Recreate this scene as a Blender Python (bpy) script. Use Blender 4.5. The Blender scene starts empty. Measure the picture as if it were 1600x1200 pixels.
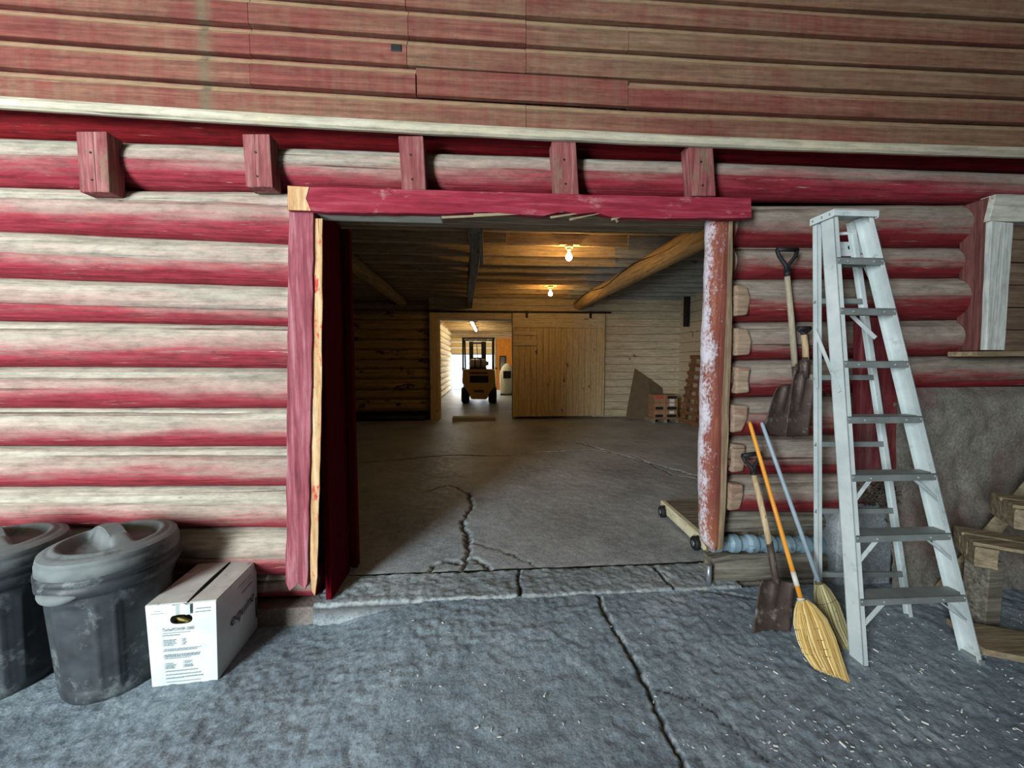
import bpy, math, random
import numpy as np
from mathutils import Vector, Matrix

random.seed(7)
SC = bpy.context.scene
COL = SC.collection

# ------------------------------------------------------------------ camera
F_PX = 600.0
YAW, PITCH = math.radians(-4.0), math.radians(3.6)
CAM = Vector((0.0, -2.43, 1.55))
cd = bpy.data.cameras.new('camera')
cd.sensor_width = 36.0
cd.lens = 36.0 * F_PX / 1600.0
cd.clip_start = 0.02
cd.clip_end = 300
cam = bpy.data.objects.new('camera', cd)
cam.location = CAM
cam.rotation_euler = (math.pi / 2 - PITCH, 0, YAW)
COL.objects.link(cam)
SC.camera = cam
RM = cam.rotation_euler.to_matrix()

# ------------------------------------------------------------------ sky and exposure
SC.view_settings.view_transform = 'Standard'
SC.view_settings.look = 'None'
SC.view_settings.gamma = 1.0
SC.view_settings.use_curve_mapping = False
SC.view_settings.exposure = 0.0
w = bpy.data.worlds.new('sky')
SC.world = w
w.use_nodes = True
nt = w.node_tree
bg = nt.nodes['Background']
bg.inputs[0].default_value = (0.80, 0.92, 1.0, 1)
bg.inputs[1].default_value = 2.2


def area(name, loc, target, sx, sy, power, col):
    l = bpy.data.lights.new(name, 'AREA')
    l.shape = 'RECTANGLE'
    l.size, l.size_y = sx, sy
    l.energy = power
    l.color = col
    o = bpy.data.objects.new(name, l)
    o.location = loc
    d = Vector(target) - Vector(loc)
    o.rotation_euler = d.to_track_quat('-Z', 'Y').to_euler()
    COL.objects.link(o)
    return o


# daylight entering by the big open gateway behind and to the left of the camera
area('gateway_daylight', (-4.1, -5.8, 2.3), (-3.2, 0.2, 1.4), 1.7, 3.6, 930, (0.88, 0.96, 1.0))
# daylight entering the far room by its half open overhead door
area('far_door_daylight', (-0.6, 17.5, 0.95), (-0.6, 10, 0.7), 2.1, 1.7, 75, (0.95, 0.98, 1.0))

# ------------------------------------------------------------------ helpers


def ray(px, py):
    return RM @ Vector(((px - 800.0) / F_PX, (600.0 - py) / F_PX, -1.0))


def PY(px, py, Y):
    d = ray(px, py)
    return CAM + d * ((Y - CAM.y) / d.y)


def PZ(px, py, Z):
    d = ray(px, py)
    return CAM + d * ((Z - CAM.z) / d.z)


def PX(px, py, X):
    d = ray(px, py)
    return CAM + d * ((X - CAM.x) / d.x)


def sstep(a, b, x):
    t = np.clip((np.asarray(x, float) - a) / (b - a), 0, 1)
    return t * t * (3 - 2 * t)


def zfloor(x, y):
    base = -0.085 - 0.050 * (1 - sstep(-1.3, -0.2, x))
    t = sstep(-1.15, -0.04, y) * sstep(-1.0, -0.35, x)
    return base * (1 - t) + (-0.012) * t


def PF(px, py):
    z = -0.08
    for _ in range(12):
        p = PZ(px, py, z)
        z = float(zfloor(p.x, p.y))
    return PZ(px, py, z)


_tab = np.random.RandomState(3).rand(256, 256)


def vnoise(x, y):
    x = np.asarray(x, float); y = np.asarray(y, float)
    xi = np.floor(x).astype(int); yi = np.floor(y).astype(int)
    fx = x - xi; fy = y - yi
    fx = fx * fx * (3 - 2 * fx); fy = fy * fy * (3 - 2 * fy)
    a = _tab[xi % 256, yi % 256]; b = _tab[(xi + 1) % 256, yi % 256]
    c = _tab[xi % 256, (yi + 1) % 256]; d = _tab[(xi + 1) % 256, (yi + 1) % 256]
    return (a * (1 - fx) + b * fx) * (1 - fy) + (c * (1 - fx) + d * fx) * fy - 0.5


def S(h):
    """sRGB hex or 0-255 triple to linear"""
    if isinstance(h, str):
        h = [int(h[i:i + 2], 16) for i in (0, 2, 4)]
    return tuple(((c / 255) / 12.92 if c / 255 <= 0.04045 else ((c / 255 + 0.055) / 1.055) ** 2.4) for c in h)


# ------------------------------------------------------------------ materials
class NT:
    def __init__(self, name):
        self.m = bpy.data.materials.new(name)
        self.m.use_nodes = True
        self.t = self.m.node_tree
        self.b = self.t.nodes['Principled BSDF']
        self.x = 0

    def n(self, typ, **kw):
        nd = self.t.nodes.new(typ)
        for k, v in kw.items():
            if k.startswith('i_'):
                nd.inputs[k[2:].replace('_', ' ')].default_value = v
            else:
                setattr(nd, k, v)
        return nd

    def l(self, a, b):
        self.t.links.new(a, b)

    def coord(self, scale=(1, 1, 1), src='Object', loc=(0, 0, 0)):
        tc = self.n('ShaderNodeTexCoord')
        mp = self.n('ShaderNodeMapping')
        mp.inputs['Scale'].default_value = scale
        mp.inputs['Location'].default_value = loc
        self.l(tc.outputs[src], mp.inputs['Vector'])
        return mp.outputs['Vector']

    def noise(self, vec, scale=5, detail=6, rough=0.55, dist=0.0):
        nd = self.n('ShaderNodeTexNoise')
        nd.inputs['Scale'].default_value = scale
        nd.inputs['Detail'].default_value = detail
        nd.inputs['Roughness'].default_value = rough
        nd.inputs['Distortion'].default_value = dist
        self.l(vec, nd.inputs['Vector'])
        return nd.outputs['Fac']

    def ramp(self, fac, stops):
        nd = self.n('ShaderNodeValToRGB')
        e = nd.color_ramp.elements
        while len(e) < len(stops):
            e.new(0.5)
        for el, (p, c) in zip(e, stops):
            el.position = p
            el.color = (c[0], c[1], c[2], 1) if not isinstance(c, (int, float)) else (c, c, c, 1)
        self.l(fac, nd.inputs['Fac'])
        return nd.outputs['Color']

    def math(self, op, a, b=None, clamp=False):
        nd = self.n('ShaderNodeMath')
        nd.operation = op
        nd.use_clamp = clamp
        for i, v in enumerate((a, b)):
            if v is None:
                continue
            if isinstance(v, (int, float)):
                nd.inputs[i].default_value = v
            else:
                self.l(v, nd.inputs[i])
        return nd.outputs[0]

    def mix(self, fac, a, b, blend='MIX'):
        nd = self.n('ShaderNodeMix')
        nd.data_type = 'RGBA'
        nd.blend_type = blend
        for k, v in ((0, fac), (6, a), (7, b)):
            if isinstance(v, (int, float)):
                nd.inputs[k].default_value = v
            elif isinstance(v, tuple):
                nd.inputs[k].default_value = (v[0], v[1], v[2], 1)
            else:
                self.l(v, nd.inputs[k])
        return nd.outputs[2]

    def bump(self, h, strength=0.3, dist=0.01, prev=None):
        nd = self.n('ShaderNodeBump')
        nd.inputs['Strength'].default_value = strength
        nd.inputs['Distance'].default_value = dist
        self.l(h, nd.inputs['Height'])
        if prev:
            self.l(prev, nd.inputs['Normal'])
        return nd.outputs['Normal']

    def done(self, col, rough=0.8, metal=0.0, normal=None, spec=0.3):
        if isinstance(col, tuple):
            self.b.inputs['Base Color'].default_value = (col[0], col[1], col[2], 1)
        else:
            self.l(col, self.b.inputs['Base Color'])
        if isinstance(rough, (int, float)):
            self.b.inputs['Roughness'].default_value = rough
        else:
            self.l(rough, self.b.inputs['Roughness'])
        self.b.inputs['Metallic'].default_value = metal
        self.b.inputs['Specular IOR Level'].default_value = spec
        if normal:
            self.l(normal, self.b.inputs['Normal'])
        return self.m


def wood(name, c0, c1, c2, axis='X', flake=None, flake_t=(0.55, 0.62), flake_s=6, dust=None, dust_t=(0.5, 0.7), rough=0.85,
         bump=0.35, grain=1.0):
    """weathered or painted board: streaks along the axis, flaking second colour, dust"""
    k = NT(name)
    st = {'X': (1.2, 22, 22), 'Y': (22, 1.2, 22), 'Z': (22, 22, 1.2)}[axis]
    v = k.coord(st)
    g = k.noise(v, 1.6 * grain, 8, 0.62, 0.4)
    col = k.ramp(g, [(0.28, c0), (0.5, c1), (0.72, c2)])
    v2 = k.coord({'X': (0.45, 1, 1), 'Y': (1, 0.45, 1), 'Z': (1, 1, 0.45)}[axis], loc=(3.1, 1.7, 0.4))
    if flake:
        f = k.noise(v2, flake_s, 9, 0.7)
        m = k.ramp(f, [(flake_t[0], 0.0), (flake_t[1], 1.0)])
        col = k.mix(m, col, flake)
    if dust:
        f = k.noise(v2, 2.3, 6, 0.65)
        m = k.ramp(f, [(dust_t[0], 0.0), (dust_t[1], 1.0)])
        col = k.mix(m, col, dust)
    # fine dark drying cracks along the grain
    cr = k.noise(k.coord({'X': (0.7, 60, 60), 'Y': (60, 0.7, 60), 'Z': (60, 60, 0.7)}[axis]), 0.8, 3, 0.5, 0.3)
    cm = k.ramp(cr, [(0.27, 1.0), (0.315, 0.0)])
    col = k.mix(k.math('MULTIPLY', cm, 0.7), col, tuple(x * 0.18 for x in c0))
    wr = k.noise(k.coord({'X': (3, 9, 9), 'Y': (9, 3, 9), 'Z': (9, 9, 3)}[axis], loc=(7, 2, 5)), 3.0, 10, 0.75)
    col = k.mix(0.55, col, k.ramp(wr, [(0.32, 0.55), (0.5, 1.0), (0.7, 1.35)]), 'MULTIPLY')
    n = k.bump(g, min(1.0, bump * 1.6), 0.010)
    n = k.bump(cr, bump, 0.008, n)
    n = k.bump(wr, bump * 0.6, 0.004, n)
    return k.done(col, rough, 0, n)


def plain(name, c0, c1=None, scale=12, rough=0.6, metal=0.0, bump=0.15, spec=0.4, spot=None, spot_t=(0.6, 0.68), spot_s=14):
    k = NT(name)
    v = k.coord()
    f = k.noise(v, scale, 7, 0.6)
    col = k.ramp(f, [(0.3, c0), (0.7, c1 or c0)])
    if spot:
        s = k.noise(k.coord(loc=(5, 2, 7)), spot_s, 8, 0.7)
        col = k.mix(k.ramp(s, [(spot_t[0], 0.0), (spot_t[1], 1.0)]), col, spot)
    return k.done(col, rough, metal, k.bump(f, bump, 0.004), spec)


def emit(name, col, strength):
    k = NT(name)
    k.b.inputs['Emission Color'].default_value = (*col, 1)
    k.b.inputs['Emission Strength'].default_value = strength
    return k.done(col, 0.5)


def log_material(name, pale0, pale1, red, deep, split=0.27, pinky=0.10, extra=None):
    """round log: bleached dusty shoulder, worn red paint on the lower half (UV v runs round the log from its crown)"""
    k = NT(name)
    tc = k.n('ShaderNodeTexCoord')
    sep = k.n('ShaderNodeSeparateXYZ')
    k.l(tc.outputs['UV'], sep.inputs[0])
    v = sep.outputs['Y']
    long_n = k.noise(k.coord((0.55, 3.5, 3.5)), 1.3, 5, 0.6)
    streak = k.noise(k.coord((1.0, 16, 16)), 1.5, 9, 0.68, 0.5)
    fine = k.noise(k.coord((2.2, 50, 50)), 1.2, 6, 0.65)
    e = k.math('ADD', v, k.math('MULTIPLY', k.math('SUBTRACT', long_n, 0.5), 0.34))
    e = k.math('ADD', e, k.math('MULTIPLY', k.math('SUBTRACT', streak, 0.5), 0.26))
    e = k.math('ADD', e, k.math('MULTIPLY', k.math('SUBTRACT', fine, 0.5), 0.12))
    m1 = k.ramp(e, [(split - pinky * 0.75, 0.0), (split, 0.42), (split + pinky * 0.8, 1.0)])
    m2 = k.ramp(e, [(split + pinky * 0.1, 0.0), (split + pinky * 0.95, 1.0)])
    pale = k.ramp(streak, [(0.3, pale0), (0.62, pale1)])
    mid = k.ramp(streak, [(0.3, red), (0.75, tuple(0.62 * a + 0.38 * b for a, b in zip(red, pale1)))])
    dp = k.ramp(fine, [(0.3, deep), (0.6, red)])
    col = k.mix(m1, pale, mid)
    col = k.mix(m2, col, dp)
    # scuffs of bare wood showing through the paint, drying cracks
    sc = k.noise(k.coord((1.5, 24, 24), loc=(4, 8, 1)), 2.2, 8, 0.7)
    col = k.mix(k.math('MULTIPLY', k.ramp(sc, [(0.62, 0.0), (0.70, 1.0)]), 0.75), col, pale1)
    cr = k.noise(k.coord((0.5, 42, 42), loc=(1, 3, 9)), 0.8, 3, 0.5, 0.35)
    cm = k.ramp(cr, [(0.265, 1.0), (0.30, 0.0)])
    col = k.mix(k.math('MULTIPLY', cm, 0.8), col, S((48, 38, 34)))
    kn = k.n('ShaderNodeTexVoronoi')
    kn.inputs['Scale'].default_value = 2.4
    k.l(k.coord((0.9, 2.0, 2.0)), kn.inputs['Vector'])
    col = k.mix(k.math('MULTIPLY', k.ramp(kn.outputs['Distance'], [(0.03, 1.0), (0.055, 0.0)]), 0.8), col, S((62, 45, 38)))
    wear = k.noise(k.coord((3.0, 9, 9), loc=(7, 2, 5)), 3.0, 10, 0.75)
    col = k.mix(0.8, col, k.ramp(wear, [(0.32, 0.55), (0.5, 1.0), (0.7, 1.35)]), 'MULTIPLY')
    col = k.mix(0.45, col, k.ramp(fine, [(0.34, 0.6), (0.55, 1.05)]), 'MULTIPLY')
    n = k.bump(streak, 0.6, 0.012)
    n = k.bump(fine, 0.5, 0.006, n)
    n = k.bump(cr, 0.5, 0.012, n)
    return k.done(col, 0.82, 0, n)


def siding_material():
    k = NT('siding_paint')
    tc = k.n('ShaderNodeTexCoord')
    sep = k.n('ShaderNodeSeparateXYZ')
    k.l(tc.outputs['UV'], sep.inputs[0])
    v = sep.outputs['Y']
    big = k.noise(k.coord((0.7, 1, 2.2), loc=(2.3, 0, 0.6)), 1.5, 5, 0.6)
    streak = k.noise(k.coord((0.8, 14, 26)), 1.5, 9, 0.68, 0.4)
    vert = k.noise(k.coord((16, 4, 1.6)), 1.2, 7, 0.65)
    red = k.ramp(streak, [(0.3, S((92, 36, 35))), (0.55, S((122, 60, 55))), (0.75, S((140, 92, 80)))])
    tan = k.ramp(streak, [(0.3, S((98, 76, 58))), (0.7, S((142, 118, 92)))])
    oi = k.n('ShaderNodeObjectInfo')
    so = k.n('ShaderNodeSeparateXYZ')
    k.l(tc.outputs['Object'], so.inputs[0])
    # old dust browns the right half; its tan is also darkened for fading daylight
    xs = k.math('MULTIPLY', so.outputs['X'], 0.035)
    e = k.math('ADD', k.math('ADD', big, xs), k.math('MULTIPLY', k.math('SUBTRACT', vert, 0.5), 0.55))
    e = k.math('ADD', e, k.math('MULTIPLY', k.math('SUBTRACT', oi.outputs['Random'], 0.5), 0.22))
    m = k.ramp(e, [(0.34, 0.10), (0.70, 0.86)])
    col = k.mix(m, red, tan)
    # dust lying in the cove along the top of every board
    cove = k.ramp(k.math('ADD', v, k.math('MULTIPLY', k.math('SUBTRACT', streak, 0.5), 0.22)), [(0.64, 0.0), (0.72, 0.55), (0.80, 1.0), (0.90, 0.6), (0.97, 0.1)])
    col = k.mix(k.math('MULTIPLY', cove, 0.75), col, S((172, 150, 116)))
    # patch of old bird dirt running down one post line
    dx = k.math('ABSOLUTE', k.math('ADD', so.outputs['X'], 1.53))
    band = k.ramp(k.math('ADD', dx, k.math('MULTIPLY', vert, 0.16)), [(0.09, 1.0), (0.13, 0.0)])
    col = k.mix(k.math('MULTIPLY', band, 0.85), col, S((104, 92, 72)))
    cr = k.noise(k.coord((0.4, 40, 70)), 0.8, 3, 0.5, 0.3)
    col = k.mix(k.math('MULTIPLY', k.ramp(cr, [(0.26, 1.0), (0.30, 0.0)]), 0.5), col, S((52, 34, 30)))
    wear = k.noise(k.coord((3, 9, 9), loc=(7, 2, 5)), 3.5, 10, 0.75)
    col = k.mix(0.6, col, k.ramp(wear, [(0.32, 0.5), (0.5, 1.0), (0.7, 1.35)]), 'MULTIPLY')
    n = k.bump(streak, 0.5, 0.010)
    n = k.bump(vert, 0.3, 0.005, n)
    n = k.bump(wear, 0.3, 0.005, n)
    return k.done(col, 0.88, 0, n)


def concrete(name, c0, c1, c2, coarse=1.0, stain=None, smooth=0.7):
    k = NT(name)
    v = k.coord()
    big = k.noise(v, 1.3, 6, 0.6, 0.3)
    mid = k.noise(v, 11, 8, 0.7)
    fine = k.noise(v, 58, 4, 0.7)
    col = k.ramp(k.math('ADD', k.math('MULTIPLY', big, 0.55), k.math('MULTIPLY', mid, 0.45)), [(0.36, c0), (0.5, c1), (0.64, c2)])
    vo = k.n('ShaderNodeTexVoronoi')
    vo.inputs['Scale'].default_value = 70
    k.l(v, vo.inputs['Vector'])
    sp = k.ramp(fine, [(0.34, 0.66), (0.62, 1.14)])
    col = k.mix(1.0, col, sp, 'MULTIPLY')
    pit = k.noise(k.coord(loc=(9, 3, 2)), 42, 3, 0.5)
    pm = k.ramp(pit, [(0.29, 1.0), (0.35, 0.0)])
    col = k.mix(k.math('MULTIPLY', pm, 0.55), col, tuple(x * 0.35 for x in c0))
    if stain:
        s = k.noise(k.coord(loc=(1, 7, 3)), 2.1, 7, 0.65)
        col = k.mix(k.math('MULTIPLY', k.ramp(s, [(0.5, 0.0), (0.66, 1.0)]), 0.7), col, stain)
    at = k.n('ShaderNodeAttribute')
    at.attribute_name = 'crack'
    col = k.mix(at.outputs['Fac'], col, S((40, 38, 36)))
    at2 = k.n('ShaderNodeAttribute')
    at2.attribute_name = 'chip'
    col = k.mix(at2.outputs['Fac'], col, S((196, 204, 200)))
    n = k.bump(mid, 0.4 * coarse, 0.02)
    n = k.bump(fine, 0.55 * coarse, 0.008, n)
    n = k.bump(vo.outputs['Distance'], 0.2 * coarse, 0.006, n)
    return k.done(col, smooth, 0, n, 0.35)


M = {}
M['log_left'] = log_material('log_paint', S((132, 126, 112)), S((180, 174, 158)), S((142, 46, 58)), S((116, 16, 30)), 0.235, 0.125)
M['log_right'] = log_material('log_paint_dusty', S((122, 112, 102)), S((164, 154, 140)), S((124, 38, 42)), S((108, 16, 24)), 0.26, 0.08)
M['log_upper'] = log_material('log_paint_dark', S((132, 100, 84)), S((164, 130, 112)), S((140, 22, 30)), S((110, 12, 20)), 0.14, 0.10)
M['siding'] = siding_material()
M['skirt'] = wood('skirt_board', S((132, 124, 104)), S((174, 168, 148)), S((200, 194, 174)), 'X', dust=S((196, 186, 158)))
M['redx'] = wood('red_board_flat', S((104, 18, 34)), S((138, 36, 54)), S((160, 76, 88)), 'X', flake=S((170, 112, 112)), flake_t=(0.58, 0.68), flake_s=9)
M['redz'] = wood('red_board_upright', S((96, 38, 46)), S((138, 70, 80)), S((170, 122, 126)), 'Z', flake=S((196, 150, 116)), flake_t=(0.64, 0.69), flake_s=9)
M['redblock'] = wood('red_block', S((92, 42, 44)), S((132, 72, 72)), S((156, 116, 110)), 'Z', flake=S((120, 100, 84)), flake_t=(0.55, 0.66))
M['redjamb'] = wood('red_jamb_shaded', S((66, 4, 14)), S((84, 6, 18)), S((96, 12, 24)), 'Z', rough=1.0)  # red darkened so the colour holds the shade of the deep reveal
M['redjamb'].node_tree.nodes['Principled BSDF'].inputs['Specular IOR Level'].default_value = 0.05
M['rawpeel'] = wood('peeled_board', S((158, 112, 70)), S((192, 156, 112)), S((210, 188, 154)), 'Z', flake=S((188, 72, 62)), flake_t=(0.56, 0.62), flake_s=14)


def flaky_material():
    k = NT('flaking_post_paint')
    tc = k.n('ShaderNodeTexCoord')
    so = k.n('ShaderNodeSeparateXYZ')
    k.l(tc.outputs['Object'], so.inputs[0])
    st = k.noise(k.coord((20, 20, 1.5)), 1.6, 8, 0.65, 0.4)
    base = k.ramp(st, [(0.3, S((104, 54, 46))), (0.55, S((138, 76, 62))), (0.75, S((164, 116, 88)))])
    low = k.ramp(k.math('ADD', so.outputs['Z'], k.math('MULTIPLY', st, 0.8)), [(0.7, 1.0), (1.1, 0.0)])
    base = k.mix(k.math('MULTIPLY', low, 0.55), base, S((170, 112, 70)))
    fine = k.noise(k.coord((1, 1, 0.6)), 75, 6, 0.75)
    big = k.noise(k.coord((1, 1, 0.5), loc=(3, 2, 1)), 9, 5, 0.6)
    # the old white coat survives best on the weathered door-side edge
    e = k.math('ADD', k.math('MULTIPLY', k.math('SUBTRACT', 1.46, so.outputs['X']), 2.4), k.math('ADD', k.math('MULTIPLY', fine, 0.75), k.math('MULTIPLY', big, 0.75)))
    m = k.ramp(e, [(0.70, 0.0), (0.86, 1.0)])
    col = k.mix(k.math('MULTIPLY', m, 0.9), base, S((206, 202, 210)))
    n = k.bump(fine, 0.7, 0.006)
    n = k.bump(st, 0.6, 0.01, n)
    return k.done(col, 0.85, 0, n)


M['flaky'] = flaky_material()
M['raw'] = wood('raw_wood', S((96, 80, 62)), S((136, 118, 94)), S((166, 150, 124)), 'X')
M['rawcut'] = wood('sawn_log_face', S((112, 92, 76)), S((146, 124, 104)), S((170, 150, 130)), 'X', flake=S((120, 44, 44)), flake_t=(0.55, 0.7))
M['rawz'] = wood('raw_wood_upright', S((92, 76, 58)), S((132, 112, 88)), S((164, 146, 118)), 'Z')
M['timber'] = wood('old_timber', S((72, 68, 60)), S((112, 106, 94)), S((150, 146, 132)), 'X', bump=0.7)
M['greyz'] = wood('white_trim', S((150, 154, 148)), S((190, 196, 190)), S((214, 218, 210)), 'Z')
M['greyx'] = wood('white_trim_flat', S((150, 150, 138)), S((190, 190, 176)), S((206, 206, 194)), 'X')
M['brownz'] = wood('brown_trim', S((70, 40, 38)), S((104, 62, 58)), S((124, 82, 74)), 'Z')
M['brownx'] = wood('brown_boards', S((78, 62, 52)), S((106, 86, 70)), S((128, 110, 90)), 'X')
M['maroonz'] = wood('maroon_board', S((84, 26, 32)), S((112, 42, 48)), S((132, 70, 72)), 'Z', dust=S((124, 98, 94)))
M['wash'] = wood('whitewash', S((166, 152, 124)), S((204, 190, 162)), S((220, 208, 182)), 'X', flake=S((72, 46, 32)), flake_t=(0.635, 0.68), flake_s=4)
M['washlog'] = wood('whitewash_log', S((124, 104, 76)), S((160, 138, 106)), S((180, 160, 128)), 'X', flake=S((52, 32, 22)), flake_t=(0.57, 0.63), flake_s=5)
M['washz'] = wood('whitewash_upright', S((166, 146, 108)), S((206, 186, 146)), S((218, 202, 168)), 'Z', flake=S((84, 52, 32)), flake_t=(0.625, 0.66), flake_s=5)
M['joist'] = wood('ceiling_wood', S((146, 124, 94)), S((190, 168, 134)), S((208, 188, 156)), 'X', flake=S((92, 70, 50)), flake_t=(0.62, 0.72))
M['joist_daylit'] = wood('ceiling_wood_daylit', S((120, 120, 116)), S((156, 158, 154)), S((176, 178, 174)), 'X', flake=S((70, 64, 58)), flake_t=(0.62, 0.70))  # joist wood greyed to carry the cool daylight near the door
M['beam'] = wood('beam_wood', S((120, 98, 66)), S((168, 144, 104)), S((190, 168, 130)), 'Y')
M['beamgrey'] = wood('beam_wood_grey', S((92, 88, 80)), S((130, 126, 116)), S((160, 158, 148)), 'Y')
M['floor_out'] = concrete('rough_concrete', S((98, 111, 121)), S((124, 138, 147)), S((148, 161, 169)), 0.8)
M['floor_in'] = concrete('worn_concrete', S((124, 128, 131)), S((154, 160, 164)), S((178, 184, 188)), 0.6, smooth=0.5)
M['ground'] = plain('pale_gravel', S((176, 178, 176)), S((206, 208, 206)), 2.0, 0.9)
M['sill'] = concrete('sill_concrete', S((112, 120, 124)), S((138, 147, 151)), S((164, 171, 173)), 0.8)
M['foundation'] = concrete('foundation_concrete', S((100, 97, 90)), S((126, 122, 114)), S((148, 144, 134)), 0.9, stain=S((104, 76, 72)))
M['black'] = plain('black_rubber', S((18, 18, 20)), S((30, 30, 33)), rough=0.6)
M['dark'] = plain('dark_iron', S((26, 24, 24)), S((44, 40, 38)), rough=0.6, metal=0.3)
M['galv'] = plain('galvanised', S((120, 128, 132)), S((160, 168, 172)), rough=0.45, metal=0.7)


# ------------------------------------------------------------------ mesh builder
class MB:
    def __init__(self):
        self.v, self.f, self.uv, self.smooth = [], [], None, []

    def add(self, vs, fs, smooth=False):
        o = len(self.v)
        self.v += [tuple(p) for p in vs]
        self.f += [tuple(i + o for i in f) for f in fs]
        self.smooth += [smooth] * len(fs)
        return self

    def box(self, c, s, rot=None):
        c = Vector(c)
        hx, hy, hz = s[0] / 2, s[1] / 2, s[2] / 2
        vs = [Vector((x, y, z)) for x in (-hx, hx) for y in (-hy, hy) for z in (-hz, hz)]
        if rot is not None:
            vs = [rot @ p for p in vs]
        vs = [c + p for p in vs]
        return self.add(vs, [(0, 1, 3, 2), (4, 6, 7, 5), (0, 4, 5, 1), (2, 3, 7, 6), (0, 2, 6, 4), (1, 5, 7, 3)])

    def lohi(self, lo, hi):
        lo, hi = Vector(lo), Vector(hi)
        return self.box((lo + hi) / 2, hi - lo)

    def bar(self, p0, p1, w, h, up=(0, 0, 1), w1=None, h1=None):
        """rectangular bar from p0 to p1; w across, h along 'up'"""
        p0, p1 = Vector(p0), Vector(p1)
        d = (p1 - p0).normalized()
        u = Vector(up)
        u = (u - d * u.dot(d)).normalized()
        r = d.cross(u)
        w1 = w if w1 is None else w1
        h1 = h if h1 is None else h1
        vs = []
        for p, a, b in ((p0, w, h), (p1, w1, h1)):
            for sx, sy in ((-1, -1), (1, -1), (1, 1), (-1, 1)):
                vs.append(p + r * (sx * a / 2) + u * (sy * b / 2))
        return self.add(vs, [(0, 1, 2, 3), (7, 6, 5, 4), (0, 4, 5, 1), (1, 5, 6, 2), (2, 6, 7, 3), (3, 7, 4, 0)])

    def tube(self, pts, rad, n=10, cap=True, smooth=True):
        pts = [Vector(p) for p in pts]
        if isinstance(rad, (int, float)):
            rad = [rad] * len(pts)
        vs, fs = [], []
        prev = None
        for i, p in enumerate(pts):
            a = pts[max(0, i - 1)]
            b = pts[min(len(pts) - 1, i + 1)]
            d = (b - a).normalized()
            if prev is None:
                u = Vector((0, 0, 1)) if abs(d.z) < 0.9 else Vector((1, 0, 0))
            else:
                u = prev
            u = (u - d * u.dot(d)).normalized()
            prev = u
            r = d.cross(u)
            for k in range(n):
                t = 2 * math.pi * k / n
                vs.append(p + u * (math.cos(t) * rad[i]) + r * (math.sin(t) * rad[i]))
        for i in range(len(pts) - 1):
            for k in range(n):
                k2 = (k + 1) % n
                fs.append((i * n + k, i * n + k2, (i + 1) * n + k2, (i + 1) * n + k))
        self.add(vs, fs, smooth)
        if cap:
            o = len(self.v) - len(vs)
            self.f.append(tuple(o + k for k in range(n - 1, -1, -1)))
            self.f.append(tuple(o + (len(pts) - 1) * n + k for k in range(n)))
            self.smooth += [False, False]
        return self

    def lathe(self, c, prof, n=32, axis=None, smooth=True, cap=True):
        """prof: (r, h) pairs along the axis"""
        c = Vector(c)
        q = (Vector(axis).to_track_quat('Z', 'Y').to_matrix() if axis else Matrix.Identity(3))
        vs, fs = [], []
        for r, h in prof:
            for k in range(n):
                t = 2 * math.pi * k / n
                vs.append(c + q @ Vector((r * math.cos(t), r * math.sin(t), h)))
        for i in range(len(prof) - 1):
            for k in range(n):
                k2 = (k + 1) % n
                fs.append((i * n + k, i * n + k2, (i + 1) * n + k2, (i + 1) * n + k))
        self.add(vs, fs, smooth)
        if cap:
            o = len(self.v) - len(vs)
            self.f.append(tuple(o + k for k in range(n - 1, -1, -1)))
            self.f.append(tuple(o + (len(prof) - 1) * n + k for k in range(n)))
            self.smooth += [False, False]
        return self

    def prism(self, poly, d):
        """poly: list of 3d points (planar), extruded along vector d"""
        d = Vector(d)
        n = len(poly)
        vs = [Vector(p) for p in poly] + [Vector(p) + d for p in poly]
        fs = [tuple(range(n)), tuple(range(2 * n - 1, n - 1, -1))]
        fs += [(i, i + n, (i + 1) % n + n, (i + 1) % n) for i in range(n)]
        return self.add(vs, fs)

    def grid(self, P, smooth=True):
        """P[i][j] array of points"""
        ni, nj = len(P), len(P[0])
        vs = [p for row in P for p in row]
        fs = [(i * nj + j, (i + 1) * nj + j, (i + 1) * nj + j + 1, i * nj + j + 1) for i in range(ni - 1) for j in range(nj - 1)]
        return self.add(vs, fs, smooth)

    def build(self, name, mat, parent=None, bevel=0.0, solid=0.0, fixn=True):
        org = parent_world(parent)
        me = bpy.data.meshes.new(name)
        me.from_pydata([(a - org.x, b - org.y, c - org.z) for a, b, c in self.v], [], self.f)
        me.polygons.foreach_set('use_smooth', self.smooth)
        if fixn:
            import bmesh
            bm = bmesh.new(); bm.from_mesh(me)
            bmesh.ops.recalc_face_normals(bm, faces=bm.faces)
            bm.to_mesh(me); bm.free()
        me.update()
        if mat:
            me.materials.append(M[mat] if isinstance(mat, str) else mat)
        return link(name, me, parent, bevel, solid)


def parent_world(p):
    o = Vector((0, 0, 0))
    while p is not None:
        o = o + p.location
        p = p.parent
    return o


def link(name, me, parent=None, bevel=0.0, solid=0.0):
    o = bpy.data.objects.new(name, me)
    COL.objects.link(o)
    if parent is not None:
        o.parent = parent
    if solid:
        md = o.modifiers.new('thickness', 'SOLIDIFY'); md.thickness = solid; md.offset = 0
    if bevel:
        md = o.modifiers.new('edge', 'BEVEL'); md.width = bevel; md.segments = 2; md.limit_method = 'ANGLE'
    return o


def empty(name, loc=(0, 0, 0)):
    o = bpy.data.objects.new(name, None)
    o.location = loc
    o.empty_display_size = 0.1
    COL.objects.link(o)
    return o


def thing(name, label, cat, loc=(0, 0, 0), group=None):
    return tag(empty(name, loc), label, cat, group)


def tag(o, label, cat, group=None):
    o['label'] = label
    o['category'] = cat
    if group:
        o['group'] = group
    return o


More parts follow.
